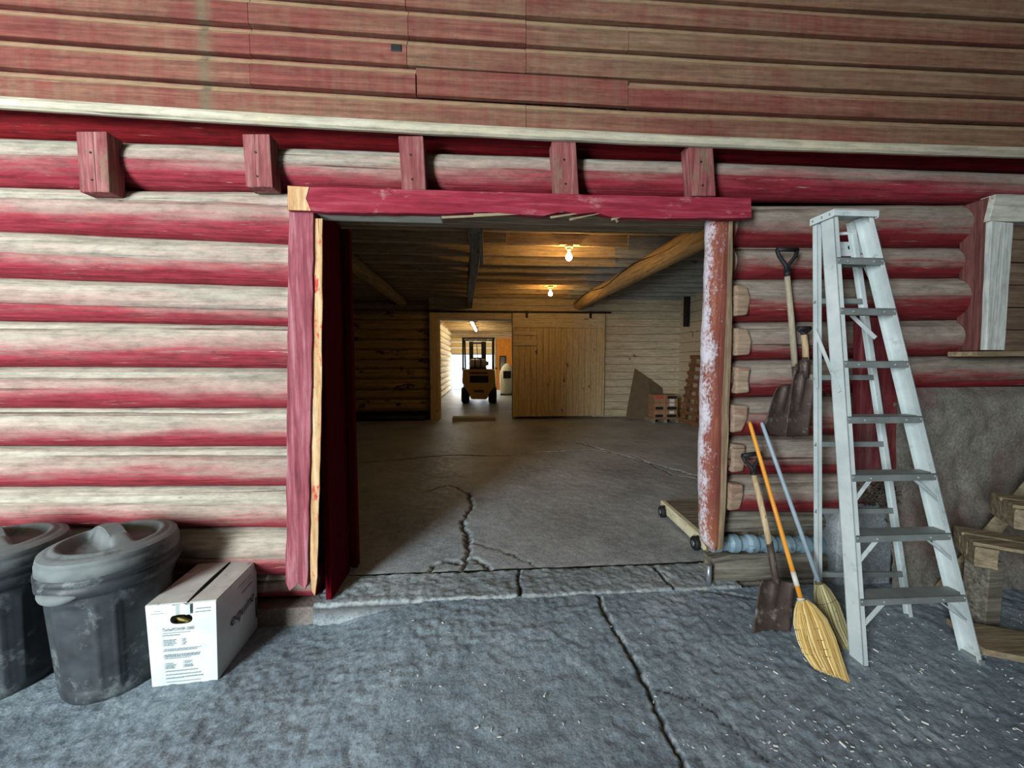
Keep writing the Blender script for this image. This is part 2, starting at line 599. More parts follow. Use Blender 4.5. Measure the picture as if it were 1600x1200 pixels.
def struct(name, loc=(0, 0, 0), label=None, cat=None):
    o = empty(name, loc)
    o['kind'] = 'structure'
    if label:
        o['label'] = label
    if cat:
        o['category'] = cat
    return o


def np_mesh(name, V, Fq, mat, parent=None, attrs=None, smooth=True):
    me = bpy.data.meshes.new(name)
    me.vertices.add(len(V))
    me.vertices.foreach_set('co', np.asarray(V, np.float32).ravel())
    nf = len(Fq)
    me.loops.add(nf * 4)
    me.polygons.add(nf)
    me.loops.foreach_set('vertex_index', np.asarray(Fq, np.int32).ravel())
    me.polygons.foreach_set('loop_start', np.arange(0, nf * 4, 4, dtype=np.int32))
    me.polygons.foreach_set('use_smooth', [smooth] * nf)
    me.update(calc_edges=True)
    for k, a in (attrs or {}).items():
        at = me.attributes.new(k, 'FLOAT', 'POINT')
        at.data.foreach_set('value', np.asarray(a, np.float32))
    me.materials.append(M[mat] if isinstance(mat, str) else mat)
    return link(name, me, parent)


def quad_grid(ni, nj):
    i, j = np.meshgrid(np.arange(ni - 1), np.arange(nj - 1), indexing='ij')
    a = (i * nj + j).ravel()
    return np.stack([a, a + nj, a + nj + 1, a + 1], 1)


def log(name, A, B, r0, r1, mat, parent, seed=0, crack=None, step=0.07, n=36, squash=1.0, wob=0.03, endcut=0.0):
    """a round tapering log from A to B (mostly along X or Y); UV v runs round it from the crown over the front"""
    rs = np.random.RandomState(seed + 11)
    A, B = np.array(A, float), np.array(B, float)
    L = np.linalg.norm(B - A)
    d = (B - A) / L
    up = np.array([0, 0, 1.0]); up = up - d * up.dot(d); up /= np.linalg.norm(up)
    fr = np.cross(up, d)          # for d=+X this is -Y?  (z x x = y) so flip
    fr = -np.cross(up, d) if abs(d[0]) > abs(d[1]) else np.cross(up, d)
    m = max(3, int(L / step))
    u = np.linspace(0, L, m)
    ang = np.tile(np.linspace(0, 2 * np.pi, n + 1), (m, 1))
    rad = (r0 + (r1 - r0) * (u / L))[:, None] * np.ones((m, n + 1))
    rad *= 1 + wob * 2 * vnoise(u[:, None] * 0.9 + seed * 7.3, np.cos(ang) * 1.1 + seed * 3.1) + wob * vnoise(u[:, None] * 4 + seed, np.sin(ang) * 2.5 + 9)
    for _ in range(int(L * 1.0)):
        ku, ka = rs.rand() * L, rs.rand() * np.pi
        g = np.exp(-((u[:, None] - ku) / 0.06) ** 2 - ((ang - ka) / 0.16) ** 2)
        rad += 0.007 * g
    if crack is None:
        crack = [(0.18 + 0.2 * rs.rand(), rs.rand() * 0.4, 0.6 + 0.4 * rs.rand())]
    for (cv, s0, s1) in crack:
        c = cv * 2 * np.pi + 0.22 * vnoise(u * 1.1 + seed * 5.7, np.full(m, 2.5)) + 0.05 * vnoise(u * 9, np.full(m, seed + .5))
        k0 = int(round(cv * n))
        dep = sstep(s0, s0 + 0.06, u / L) * (1 - sstep(s1 - 0.06, s1, u / L))
        wd = 0.02 * dep * (0.6 + 0.8 * (vnoise(u * 3, np.full(m, seed * 1.0)) + .5)) + 0.004
        ang[:, k0 - 1] = c - wd; ang[:, k0] = c; ang[:, k0 + 1] = c + wd
        rad[:, k0] -= 0.03 * dep
    P = (A + d * u[:, None])[:, None, :] + up * (np.cos(ang) * rad)[..., None] * squash + fr * (np.sin(ang) * rad)[..., None]
    n1 = n + 1
    V = P.reshape(-1, 3)
    Fq = quad_grid(m, n1)
    V = np.vstack([V, A[None], B[None]])
    ce = []
    for e, ci in ((0, len(V) - 2), (m - 1, len(V) - 1)):
        for k in range(n):
            a, b = e * n1 + k, e * n1 + k + 1
            ce.append((a, b, ci) if e == 0 else (b, a, ci))
    org = parent_world(parent)
    me = bpy.data.meshes.new(name)
    me.from_pydata((V - np.array(org)).tolist(), [], [tuple(q) for q in Fq[:, ::-1]] + ce)
    me.polygons.foreach_set('use_smooth', [True] * len(Fq) + [False] * len(ce))
    uvl = me.uv_layers.new(name='UVMap')
    uvv = np.zeros((len(V), 2), np.float32)
    uvv[:m * n1, 0] = np.repeat(u, n1)
    uvv[:m * n1, 1] = np.tile(np.linspace(0, 1, n1), m)
    uvv[m * n1:, 1] = 0.1
    li = np.zeros(len(me.loops), np.int32)
    me.loops.foreach_get('vertex_index', li)
    uvl.data.foreach_set('uv', uvv[li].ravel())
    me.materials.append(M[mat] if isinstance(mat, str) else mat)
    return link(name, me, parent)


def board(name, lo, hi, mat, parent, bevel=0.004, jit=0.0):
    b = MB().lohi(lo, hi)
    if jit:
        b.v = [(x + random.uniform(-jit, jit), y + random.uniform(-jit, jit), z + random.uniform(-jit, jit)) for x, y, z in b.v]
    return b.build(name, mat, parent, bevel)


def text_mesh(name, body, size, mat, parent, origin, xdir, ydir, shear=0.0, width=None, fn=None):
    """flat printed lettering laid on a face"""
    cu = bpy.data.curves.new(name, 'FONT')
    cu.body = body; cu.size = size; cu.shear = shear
    tmp = bpy.data.objects.new(name, cu)
    COL.objects.link(tmp)
    dg = bpy.context.evaluated_depsgraph_get()
    me = bpy.data.meshes.new_from_object(tmp.evaluated_get(dg))
    bpy.data.objects.remove(tmp); bpy.data.curves.remove(cu)
    x, y = Vector(xdir).normalized(), Vector(ydir).normalized()
    org = Vector(origin) - parent_world(parent)
    xs = [v.co.x for v in me.vertices]
    k = (width / (max(xs) - min(xs))) if width else 1.0
    for v in me.vertices:
        v.co = (fn(v.co.x * k, v.co.y) - parent_world(parent)) if fn else org + x * (v.co.x * k) + y * v.co.y
    me.materials.clear(); me.materials.append(M[mat])
    return link(name, me, parent)


# ================================================================== STRUCTURE
def polyline_dist(X, Y, pts):
    D = np.full(X.shape, 9.0)
    for (x0, y0), (x1, y1) in zip(pts[:-1], pts[1:]):
        dx, dy = x1 - x0, y1 - y0
        t = np.clip(((X - x0) * dx + (Y - y0) * dy) / (dx * dx + dy * dy + 1e-12), 0, 1)
        D = np.minimum(D, np.hypot(X - x0 - t * dx, Y - y0 - t * dy))
    return D


def crackline(pix, Z, jag=0.012, n=9):
    """pixel polyline to a jagged floor polyline"""
    pts = [PF(*p) if Z is None else PZ(p[0], p[1], Z) for p in pix]
    out = []
    for a, b in zip(pts[:-1], pts[1:]):
        for k in range(n):
            t = k / n
            q = a.lerp(b, t)
            out.append((q.x + random.uniform(-jag, jag), q.y + random.uniform(-jag, jag)))
    out.append((pts[-1].x, pts[-1].y))
    return out


def axis_pts(segs):
    out = []
    for a, b, st in segs:
        out.append(np.arange(a, b - st * 0.5, st))
    out.append(np.array([segs[-1][1]]))
    return np.concatenate(out)


# ---- outer floor
xs = axis_pts([(-9, -3.0, 0.25), (-3.0, 3.7, 0.0115), (3.7, 7.0, 0.25)])
ys = axis_pts([(-9, -1.5, 0.25), (-1.5, 0.0, 0.0115)])
X, Y = np.meshgrid(xs, ys, indexing='ij')
Z = zfloor(X, Y)
near = sstep(-1.9, -1.5, Y)
Z = Z + near * (0.010 * vnoise(X * 3.1, Y * 3.1) + 0.007 * vnoise(X * 9, Y * 9) + 0.006 * vnoise(X * 24 + 5, Y * 24) + 0.004 * vnoise(X * 52, Y * 52 + 3))
rough_patch = sstep(0.02, 0.25, vnoise(X * 1.3 + 4, Y * 1.3 + 1) + 0.12)
Z = Z + near * rough_patch * (0.009 * vnoise(X * 38 + 3, Y * 38) + 0.005 * vnoise(X * 75 + 3, Y * 75))
crk = np.zeros_like(X)
chip = np.zeros_like(X)
for pix, wd, dp in (([(935, 930), (950, 968), (975, 1005), (1003, 1055), (1030, 1118), (1062, 1180), (1090, 1245)], 0.010, 0.022),
                    ([(1100, 924), (1160, 930), (1240, 948)], 0.007, 0.012),
                    ([(1010, 1070), (1100, 1100), (1200, 1190)], 0.004, 0.006)):
    D = polyline_dist(X, Y, crackline(pix, None, 0.010))
    wv = wd * (0.75 + 1.1 * (vnoise(X * 9, Y * 9) + 0.5))
    m = np.clip(1.3 - D / wv, 0, 1)
    Z -= dp * m
    crk = np.maximum(crk, m)
    lip = np.exp(-((D - 0.018) / 0.010) ** 2) * (vnoise(X * 40, Y * 40) > 0.05)
    chip = np.maximum(chip, lip * 0.35 * (wd > 0.006))
# dirt in the corner under the log wall
V = np.stack([X, Y, Z], -1).reshape(-1, 3)
fo = np_mesh('floor', V, quad_grid(len(xs), len(ys)), 'floor_out', None, {'crack': crk.ravel(), 'chip': chip.ravel()})
fo['kind'] = 'structure'
fo['label'] = 'rough grey concrete floor outside the doorway'

# ---- concrete threshold strip in the doorway
SX0, SX1 = PY(488, 940, -0.02).x, 1.75
xs = axis_pts([(SX0, SX1, 0.01)])
ys = axis_pts([(-0.015, 0.325, 0.01)])
X, Y = np.meshgrid(xs, ys, indexing='ij')
Z = 0.010 * vnoise(X * 9, Y * 9) + 0.010 * vnoise(X * 30, Y * 30) + 0.006 * vnoise(X * 60, Y * 60 + 4)
edge = np.minimum(Y + 0.015, 0.325 - Y)
wob = 0.012 + 0.018 * np.abs(vnoise(X * 7, X * 0 + 2))
Z -= 0.022 * np.clip(1 - edge / wob, 0, 1)
crk = np.clip(1 - edge / 0.008, 0, 1) * 0.9
chip = np.exp(-((edge - 0.02) / 0.012) ** 2) * (vnoise(X * 35, Y * 35) > -0.02) * 0.5
for pix in ([(812, 888), (809, 905), (814, 920), (811, 938)], [(1022, 884), (1035, 900), (1050, 915), (1058, 930)]):
    D = polyline_dist(X, Y, crackline(pix, 0.0, 0.006))
    m = np.clip(1.4 - D / (0.007 + 0.006 * (vnoise(X * 12, Y * 12) + .5)), 0, 1)
    Z -= 0.025 * m
    crk = np.maximum(crk, m)
ni, nj = X.shape
V = np.stack([X, Y, Z], -1).reshape(-1, 3)
Fq = quad_grid(ni, nj)
# front face going down to the lower ground on the left
base = len(V)
fr0 = np.stack([xs, np.full(ni, -0.02) + 0.012 * vnoise(xs * 14, xs * 0), np.full(ni, -0.10)], -1)
fr1 = np.stack([xs, np.full(ni, -0.02) + 0.012 * vnoise(xs * 14, xs * 0 + 5), np.full(ni, -0.30)], -1)
V = np.vstack([V, fr0, fr1])
i = np.arange(ni - 1)
Fq = np.vstack([Fq, np.stack([i * nj, (i + 1) * nj, base + i + 1, base + i], 1)[:, ::-1],
                np.stack([base + i, base + i + 1, base + ni + i + 1, base + ni + i], 1)[:, ::-1]])
pad = np.zeros(2 * ni)
so = np_mesh('door_threshold', V, Fq, 'sill', None, {'crack': np.concatenate([crk.ravel(), pad]), 'chip': np.concatenate([chip.ravel(), pad])})
so['kind'] = 'structure'
so['label'] = 'cracked concrete threshold strip across the doorway'

# concrete footing under the left log wall
fb = MB().lohi((-4.6, 0.0, -0.4), (SX0 + 0.02, 0.35, -0.02)).build('wall_footing_left', 'foundation', None, 0.01)
fb['kind'] = 'structure'
fb = MB().lohi((SX1 - 0.02, 0.06, -0.4), (7, 0.4, -0.02)).build('wall_footing_right', 'foundation', None, 0.01)
fb['kind'] = 'structure'

# ---- inner floor
xs = axis_pts([(-6.2, -1.6, 0.2), (-1.6, 3.2, 0.016), (3.2, 5.2, 0.1)])
ys = axis_pts([(0.325, 4.2, 0.016), (4.2, 7.7, 0.07)])
X, Y = np.meshgrid(xs, ys, indexing='ij')
Z = 0.010 * vnoise(X * 1.7, Y * 1.7) + 0.004 * vnoise(X * 9, Y * 9) + 0.003 * vnoise(X * 25, Y * 25)
crk = np.zeros_like(X); chip = np.zeros_like(X)
for pix, wd, dp in (([(733, 772), (738, 790), (722, 815), (731, 838), (733, 862), (724, 890), (722, 903)], 0.016, 0.03),
                    ([(724, 880), (700, 876), (680, 882), (664, 900)], 0.016, 0.03),
                    ([(733, 872), (752, 880), (770, 892)], 0.012, 0.02),
                    ([(735, 848), (775, 858), (805, 870), (838, 886)], 0.006, 0.006),
                    ([(733, 772), (700, 758), (660, 770)], 0.008, 0.008),
                    ([(540, 724), (620, 718), (700, 711), (790, 712), (850, 706), (930, 703)], 0.018, 0.02),
                    ([(900, 690), (950, 705), (1010, 722), (1060, 735), (1100, 748)], 0.02, 0.025),
                    ([(930, 704), (990, 712), (1050, 742), (1095, 750)], 0.012, 0.015)):
    D = polyline_dist(X, Y, crackline(pix, 0.0, 0.02))
    m = np.clip(1.3 - D / (wd * (0.6 + 1.2 * (vnoise(X * 6, Y * 6) + 0.5))), 0, 1)
    Z -= dp * m
    crk = np.maximum(crk, m)
    chip = np.maximum(chip, np.exp(-((D - 0.03) / 0.016) ** 2) * (vnoise(X * 26, Y * 26) > 0.12) * (0.5 if wd > 0.01 else 0.15))
e = polyline_dist(X, Y, [(-1.5, 0.325), (1.9, 0.325)])
chip = np.maximum(chip, np.clip(1 - e / 0.06, 0, 1) * (vnoise(X * 22, Y * 22) > 0.05) * 0.5)
V = np.stack([X, Y, Z], -1).reshape(-1, 3)
fi = np_mesh('floor_inside', V, quad_grid(len(xs), len(ys)), 'floor_in', None, {'crack': crk.ravel(), 'chip': chip.ravel()})
fi['kind'] = 'structure'
fi['label'] = 'worn cracked concrete floor of the inner barn room'

# ---- front log wall
WF = struct('wall_front', label='red and weathered grey log wall round the doorway')
YB = 0.03
left = [((0, 287), (445, 298), (0, 357), (445, 376), [(0.2, -.1, 1.1)]),
        ((0, 359), (445, 378), (0, 430), (445, 444), [(0.26, -.1, 1.1)]),
        ((0, 433), (445, 447), (0, 499), (445, 508), [(0.29, .25, 1.1)]),
        ((0, 501), (445, 510), (0, 573), (445, 574), [(0.13, .1, .6)]),
        ((0, 575), (445, 576), (0, 638), (445, 639), [(0.16, .3, .8)]),
        ((0, 640), (445, 641), (0, 700), (445, 700), [(0.1, .2, .9)]),
        ((0, 703), (445, 702), (0, 765), (445, 763), [(0.14, .55, 1.1)]),
        ((0, 767), (445, 766), (0, 828), (445, 830), [(0.18, .2, .9)]),
        ((0, 832), (445, 833), (0, 903), (445, 905), [(0.235, .3, 1.1)])]
XL0, XL1 = -4.5, PY(470, 600, 0.0).x


def lin(pa, pb, x):
    return pa.z + (pb.z - pa.z) * (x - pa.x) / (pb.x - pa.x)


def wall_log(row, x0, x1, mat, yb=YB, seed=0, yc=None, k=1.07):
    t0, t1, b0, b1, ck = row
    T0, T1, B0, B1 = PY(*t0, yb), PY(*t1, yb), PY(*b0, yb), PY(*b1, yb)
    A = [x0, 0, 0.5 * (lin(T0, T1, x0) + lin(B0, B1, x0))]
    B = [x1, 0, 0.5 * (lin(T0, T1, x1) + lin(B0, B1, x1))]
    r0 = abs(lin(T0, T1, x0) - lin(B0, B1, x0)) / 2 * k
    r1 = abs(lin(T0, T1, x1) - lin(B0, B1, x1)) / 2 * k
    A[1] = B[1] = 0.13 if yc is None else yc
    return log('log', A, B, r0, r1, mat, WF, seed, ck)


for i, r in enumerate(left):
    wall_log(r, XL0, XL1 - 0.02 * (i % 3), 'log_left', seed=i)
# dark earth-stained log at the very bottom, mostly hidden
log('log', (XL0, 0.15, PY(300, 925, 0.05).z), (XL1, 0.15, PY(300, 925, 0.05).z), 0.10, 0.10, 'log_left', WF, 41)

right = [((1150, 319), (1530, 318), (1150, 380), (1530, 381), [(0.13, -.1, .3)]),
         ((1150, 383), (1530, 384), (1150, 433), (1530, 431), [(0.1, .0, .35)]),
         ((1150, 436), (1530, 434), (1150, 501), (1530, 497), [(0.245, -.1, .6)]),
         ((1150, 504), (1530, 500), (1150, 562), (1530, 553), [(0.15, .0, .2)]),
         ((1150, 565), (1590, 556), (1150, 621), (1590, 606), [(0.32, .3, 1.0)]),
         ((1145, 624), (1340, 622), (1145, 682), (1340, 680), [(0.2, .0, .5)]),
         ((1145, 685), (1340, 684), (1145, 744), (1340, 742), [(0.3, .3, 1.1)]),
         ((1140, 747), (1340, 745), (1140, 803), (1340, 804), [(0.12, .2, .9)]),
         ((1138, 806), (1340, 808), (1138, 842), (1340, 840), [(0.22, -.1, 1.1)])]
XR0 = PY(1146, 500, 0.0).x
XRW = PY(1536, 430, -0.02).x
XRB = PY(1352, 640, -0.02).x
for i, r in enumerate(right):
    x1 = 7.0 if i == 4 else (XRW + 0.02 if i < 4 else XRB + 0.1)
    wall_log(r, XR0 + (0.015 if i % 2 else 0.0) - (0.02 if i > 4 else 0), x1, 'log_right' if i < 8 else 'timber', seed=60 + i, yc=0.12 if i < 8 else 0.17)
# hewn saw-cut faces where the log ends meet the post
for i, r in enumerate(right[2:8]):
    a = PY(r[0][0] + 2, 0.5 * (r[0][1] + r[2][1]), -0.02)
    hh = abs(PY(1150, r[0][1], 0).z - PY(1150, r[2][1], 0).z) * 0.36
    poly_ = [(a.x - 0.03, 0.10, a.z - hh), (a.x + 0.085 + 0.02 * random.random(), 0.02, a.z - hh), (a.x + 0.10, -0.018, a.z + random.uniform(-.02, .02)), (a.x + 0.085, 0.02, a.z + hh), (a.x - 0.03, 0.10, a.z + hh)]
    yq = -0.036
    MB().prism([(a.x - 0.02, yq, a.z - hh * 1.1), (a.x + 0.05 + 0.04 * random.random(), yq, a.z - hh), (a.x + 0.07 + 0.03 * random.random(), yq, a.z + random.uniform(-.02, .02)), (a.x + 0.05 + 0.04 * random.random(), yq, a.z + hh * .9), (a.x - 0.02, yq, a.z + hh)], (0, 0.08, 0)).build('hewn_face', 'rawcut', WF, 0.014)

# the two long logs over the doorway
upper = ((60, 212), (1590, 264), (60, 286), (1590, 306), [(0.245, -.1, 1.1)])
wall_log(((300, 221), (1500, 262), (300, 290), (1500, 309), [(0.245, -.1, 1.1)]), XL0, 7.0, 'log_left', seed=81, yc=0.12)
T = PY(800, 218, 0.12)
log('log', (XL0, 0.17, T.z + 0.02), (7.0, 0.17, T.z + 0.10), 0.14, 0.13, 'log_upper', WF, 92)

# nailed blocks hanging under the skirt
for (x0, y0, x1, y1, mt) in ((118, 205, 166, 300, 'redblock'), (378, 209, 421, 292, 'redblock'), (622, 212, 661, 297, 'redblock'), (862, 220, 900, 304, 'redblock'), (1076, 224, 1114, 306, 'redblock')):
    yf = -0.088
    a, b = PY(x0, y0, yf), PY(x1, y0, yf)
    c, d = PY(x0 + 6, y1, yf), PY(x1 + 5, y1, yf)
    m = MB().prism([a, b, d, c], (0, 0.10, 0))
    o = m.build('wooden_block', mt, WF, 0.006)
    nl = MB()
    for t in (0.35, 0.8):
        p = a.lerp(c, t).lerp(b.lerp(d, t), 0.45)
        nl.tube([p + Vector((0, 0.01, 0)), p + Vector((0, -0.004, 0))], 0.006, 8)
    nl.build('nail', 'dark', o)

# backing so that no daylight leaks between logs
bk = MB().lohi((-4.5, 0.22, -0.3), (XL1 - 0.02, 0.30, 2.85)).build('wall_lining_left', 'rawz', None); bk['kind'] = 'structure'
bk = MB().lohi((XR0 + 0.05, 0.22, -0.3), (7.0, 0.30, 2.85)).build('wall_lining_right', 'rawz', None); bk['kind'] = 'structure'
bk = MB().lohi((-4.5, 0.22, 2.60), (7.0, 0.30, 4.4)).build('wall_lining_upper', 'rawz', None); bk['kind'] = 'structure'

# ---- horizontal drop siding above
WU = struct('wall_upper', label='dusty red drop siding boards above the logs')
YS = -0.10


def zline(x):
    """bottom edge of the siding, gently sagging"""
    ctl = [(p.x, p.z) for p in (PY(0, 152, YS), PY(400, 176, YS), PY(800, 200, YS), PY(1200, 218, YS), PY(1600, 231, YS))]
    cx = [c[0] for c in ctl]; cz = [c[1] for c in ctl]
    q = np.polyfit(cx, cz, 2)
    return np.polyval(q, x)


H = 0.158
prof = [(0.036, 1.0), (0.035, 0.975), (0.027, 0.965), (0.026, 0.90), (0.021, 0.83), (0.012, 0.76), (0.004, 0.705), (0.0, 0.67), (0.0, 0.3), (0.0, 0.05), (0.001, 0.02), (0.004, 0.0), (0.04, 0.0)]


def siding_board(x0, x1, zk, dy=0.0, plainface=False):
    n = max(3, int((x1 - x0) / 0.12))
    u = np.linspace(x0, x1, n)
    pr = prof if not plainface else [(0.040, 0.985), (0.010, 0.975), (0.006, 0.9), (0.006, 0.1), (0.006, 0.02), (0.03, 0.01)]
    V, uv = [], []
    zz = zline(u) + zk * H + 0.004 * vnoise(u * 1.3, u * 0 + zk * 3.3)
    for k, x in enumerate(u):
        for (py, pz) in pr:
            V.append((x, YS + py + dy + 0.004 * float(vnoise(x * 2, zk * 2.1)), zz[k] + pz * (H - 0.004)))
            uv.append((x, pz if not plainface else pz * 0.55))
    m = len(pr)
    Fq = quad_grid(n, m)
    e0 = tuple(range(m)); e1 = tuple(range((n - 1) * m, n * m))[::-1]
    me = bpy.data.meshes.new('siding_board')
    me.from_pydata(V, [], [tuple(q) for q in Fq[:, ::1]] + [e0, e1])
    l = me.uv_layers.new(name='UVMap')
    li = np.zeros(len(me.loops), np.int32); me.loops.foreach_get('vertex_index', li)
    l.data.foreach_set('uv', np.asarray(uv, np.float32)[li].ravel())
    me.materials.append(M['siding'])
    return link('siding_board', me, WU)


rows_x = [[0, 822], [-30, 390, 650, -982, 982.1], [0, 392, 636, 822], [0, 390, 638, 822, 982], [0, 392, 634, 822], [0, 390, 820, 980], [0, 640, 900], [200, 700, 1200], [400, 1000], [0, 800]]
for k, row in enumerate(rows_x):
    zk = k
    cuts = [-4.6]
    if k == 1:
        js = [392, 650, 982]
    else:
        js = [j for j in row if j > 0]
    for j in js:
        cuts.append(PY(j, 190 - 38 * k, YS).x)
    cuts.append(7.0)
    for a, b in zip(cuts[:-1], cuts[1:]):
        siding_board(a + 0.0015, b - 0.0015, zk, random.uniform(-0.003, 0.003), k == 1 and abs(a - PY(650, 152, YS).x) < 0.01)
# pale skirt board under the siding
n = 60
u = np.linspace(-4.6, 5.2, n)
zz = zline(u)
sk = MB()
rows = []
for k, x in enumerate(u):
    j = 0.006 * float(vnoise(x * 6, 4.4))
    rows.append([(x, YS + 0.03, zz[k]), (x, YS - 0.012, zz[k] - 0.002), (x, YS - 0.022, zz[k] - 0.02), (x, YS - 0.022, zz[k] - 0.052 + j), (x, YS - 0.008, zz[k] - 0.062 + j), (x, YS + 0.012, zz[k] - 0.060 + j), (x, YS + 0.03, zz[k] - 0.01)])
sk.grid(rows, False)
sk.build('skirt_board', 'skirt', WU)

# ---- door frame
DF = struct('door_1', label='worn red timber frame of the wide doorway')


def rough_plank(poly_px, yf, thick, mat, name, parent, sub=14, jag=0.004, bevel=0.004):
    """plank whose front outline is given clockwise from the upper left, edges slightly ragged"""
    pts = [PY(x, y, yf) for x, y in poly_px]
    out = []
    for a, b in zip(pts, pts[1:] + pts[:1]):
        L = (b - a).length
        k = max(1, int(L / 0.09))
        for q in range(k):
            p = a.lerp(b, q / k)
            if q:
                p = p + Vector((random.uniform(-jag, jag), 0, random.uniform(-jag, jag)))
            out.append(p)
    return MB().prism(out, (0, thick, 0)).build(name, mat, parent, bevel)


rough_plank([(451, 328), (490, 331), (487, 600), (480, 912), (476, 922), (466, 912), (452, 924), (446, 910), (448, 600)], -0.085, 0.07, 'redz', 'door_post', DF)
rough_plank([(490, 341), (504, 341), (503, 600), (496, 900), (492, 932), (487, 925), (484, 880), (486, 600)], -0.07, 0.012, 'rawpeel', 'edge_board', DF, jag=0.003)
lint = rough_plank([(449, 291), (640, 296), (900, 303), (1174, 309), (1175, 340), (1060, 341), (980, 340), (958, 339), (930, 332), (905, 334), (880, 330), (850, 337), (800, 334), (760, 331), (700, 334), (640, 333), (540, 332), (449, 328)], -0.115, 0.05, 'redx', 'lintel', DF, jag=0.003)
# peeled end and long splinters of the lintel
rough_plank([(449, 290), (483, 292), (478, 310), (486, 329), (450, 328)], -0.119, 0.01, 'rawpeel', 'peeled_end', lint, jag=0.005, bevel=0.002)
for (a, b) in (((690, 340), (880, 331)), ((860, 340), (925, 330)), ((740, 336), (800, 333)), ((955, 343), (975, 338)), ((965, 347), (958, 336)), ((890, 343), (940, 333))):
    p, q = PY(*a, -0.10), PY(*b, -0.112)
    MB().bar(p, q, 0.006, 0.014, (0, 0, 1), 0.002, 0.003).build('splinter', 'raw', lint)
# underside boards of the head
p0, p1 = PY(498, 336, -0.03), PY(1118, 344, -0.03)
board('head_board', (p0.x, -0.06, p0.z - 0.005), (PY(690, 340, -.03).x, 0.05, p0.z + 0.04), 'greyx', DF)
board('head_board', (p0.x, -0.06, p0.z + 0.04), (p1.x + 0.1, 0.16, p0.z + 0.09), 'raw', DF)
board('head_board', (p0.x, 0.16, p0.z + 0.075), (p1.x + 0.1, 0.36, p0.z + 0.13), 'raw', DF)
# red jamb seen edge-on inside the left post, shade darkened into its colour
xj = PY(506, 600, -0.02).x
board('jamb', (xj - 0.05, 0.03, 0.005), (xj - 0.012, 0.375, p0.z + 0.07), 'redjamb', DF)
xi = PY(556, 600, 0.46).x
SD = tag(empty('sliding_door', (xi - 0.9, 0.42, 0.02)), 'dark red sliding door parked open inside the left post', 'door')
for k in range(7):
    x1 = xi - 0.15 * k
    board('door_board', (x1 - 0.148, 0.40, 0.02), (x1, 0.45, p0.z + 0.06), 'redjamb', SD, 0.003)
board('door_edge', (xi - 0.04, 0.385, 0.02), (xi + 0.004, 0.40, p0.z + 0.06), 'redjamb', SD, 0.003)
# flaking right post, worn to a blunt end above the floor
fp = [PY(x, y, -0.02) for x, y in ((1106, 344), (1137, 342), (1133, 480), (1126, 640), (1124, 790), (1121, 852), (1116, 861), (1103, 852), (1096, 838), (1096, 700), (1100, 560), (1104, 450))]
b = MB()
rows = []
N = 60
for k in range(N):
    t = k / (N - 1)
    py = 343 + (858 - 343) * t
    xl = np.interp(py, [343, 450, 560, 700, 838, 852, 858], [1106, 1104, 1100, 1096, 1096, 1101, 1106])
    xr = np.interp(py, [343, 480, 640, 790, 852, 858], [1138, 1134, 1127, 1124, 1121, 1117])
    A, B = PY(xl, py, -0.02), PY(xr, py, -0.02)
    jl = 0.012 * float(vnoise(t * 14, 3.3)) + 0.006 * float(vnoise(t * 40, 1.3))
    rows.append([(A.x + jl + 0.02, 0.05, A.z), (A.x + jl + 0.006, 0.03, A.z), (A.x + jl * .6 + 0.002, -0.005, A.z), (A.x + jl * .3 + 0.018, -0.035, A.z), ((A.x + B.x) / 2, -0.048, A.z), (B.x - 0.012, -0.045, B.z), (B.x, -0.035, B.z), (B.x, 0.05, B.z)])
b.grid(rows, True)
b.f.append(tuple(len(rows[0]) * (N - 1) + i for i in range(8))); b.smooth.append(False)
b.build('flaking_post', 'flaky', DF)
rough_plank([(1136, 342), (1146, 342), (1143, 560), (1134, 800), (1130, 858), (1122, 862), (1125, 780), (1128, 640)], -0.045, 0.12, 'rawz', 'edge_board', DF, jag=0.003)
pst = PY(1105, 878, 0.02)
MB().tube([(pst.x + 0.02, 0.03, 0.0), (pst.x + 0.02, 0.03, 0.14)], 0.018, 12).build('steel_pin', 'galv', DF)

# ---- right hand end: maroon plank, concrete foundation, boarded window
mp = rough_plank([(1347, 495), (1402, 495), (1402, 600), (1400, 745), (1372, 760), (1343, 752)], -0.075, 0.06, 'maroonz', 'corner_board', WF, jag=0.004)
xs = np.arange(PY(1385, 700, -0.05).x, 7.0, 0.035)
zs = np.arange(-0.25, PY(1500, 606, -0.02).z + 0.02, 0.035)
X, Zg = np.meshgrid(xs, zs, indexing='ij')
zt = PY(1500, 606, -0.05).z
Yg = -0.05 + 0.05 * vnoise(X * 2.3, Zg * 2.3) + 0.03 * vnoise(X * 8, Zg * 8) + 0.014 * vnoise(X * 23, Zg * 23)
Yg = Yg + 0.07 * sstep(zt - 0.06, zt, Zg) - 0.10 * (1 - sstep(0.0, 0.75, Zg)) + 0.012 * (np.abs(Zg - PY(1500, 753, -.05).z) < 0.02)
Vv = np.stack([X, Yg, Zg], -1).reshape(-1, 3)
wf = np_mesh('wall_foundation', Vv, quad_grid(len(xs), len(zs))[:, ::-1], 'foundation', None, {'crack': np.zeros(X.size), 'chip': np.zeros(X.size)})
wf['kind'] = 'structure'; wf['label'] = 'rough stained concrete foundation wall behind the ladder'
stb = MB().lohi((PY(1318, 850, -.05).x, -0.02, -0.1), (PY(1404, 850, -.05).x, 0.2, PY(1340, 785, -.02).z)).build('wall_pier', 'sill', None, 0.02)
stb['kind'] = 'structure'

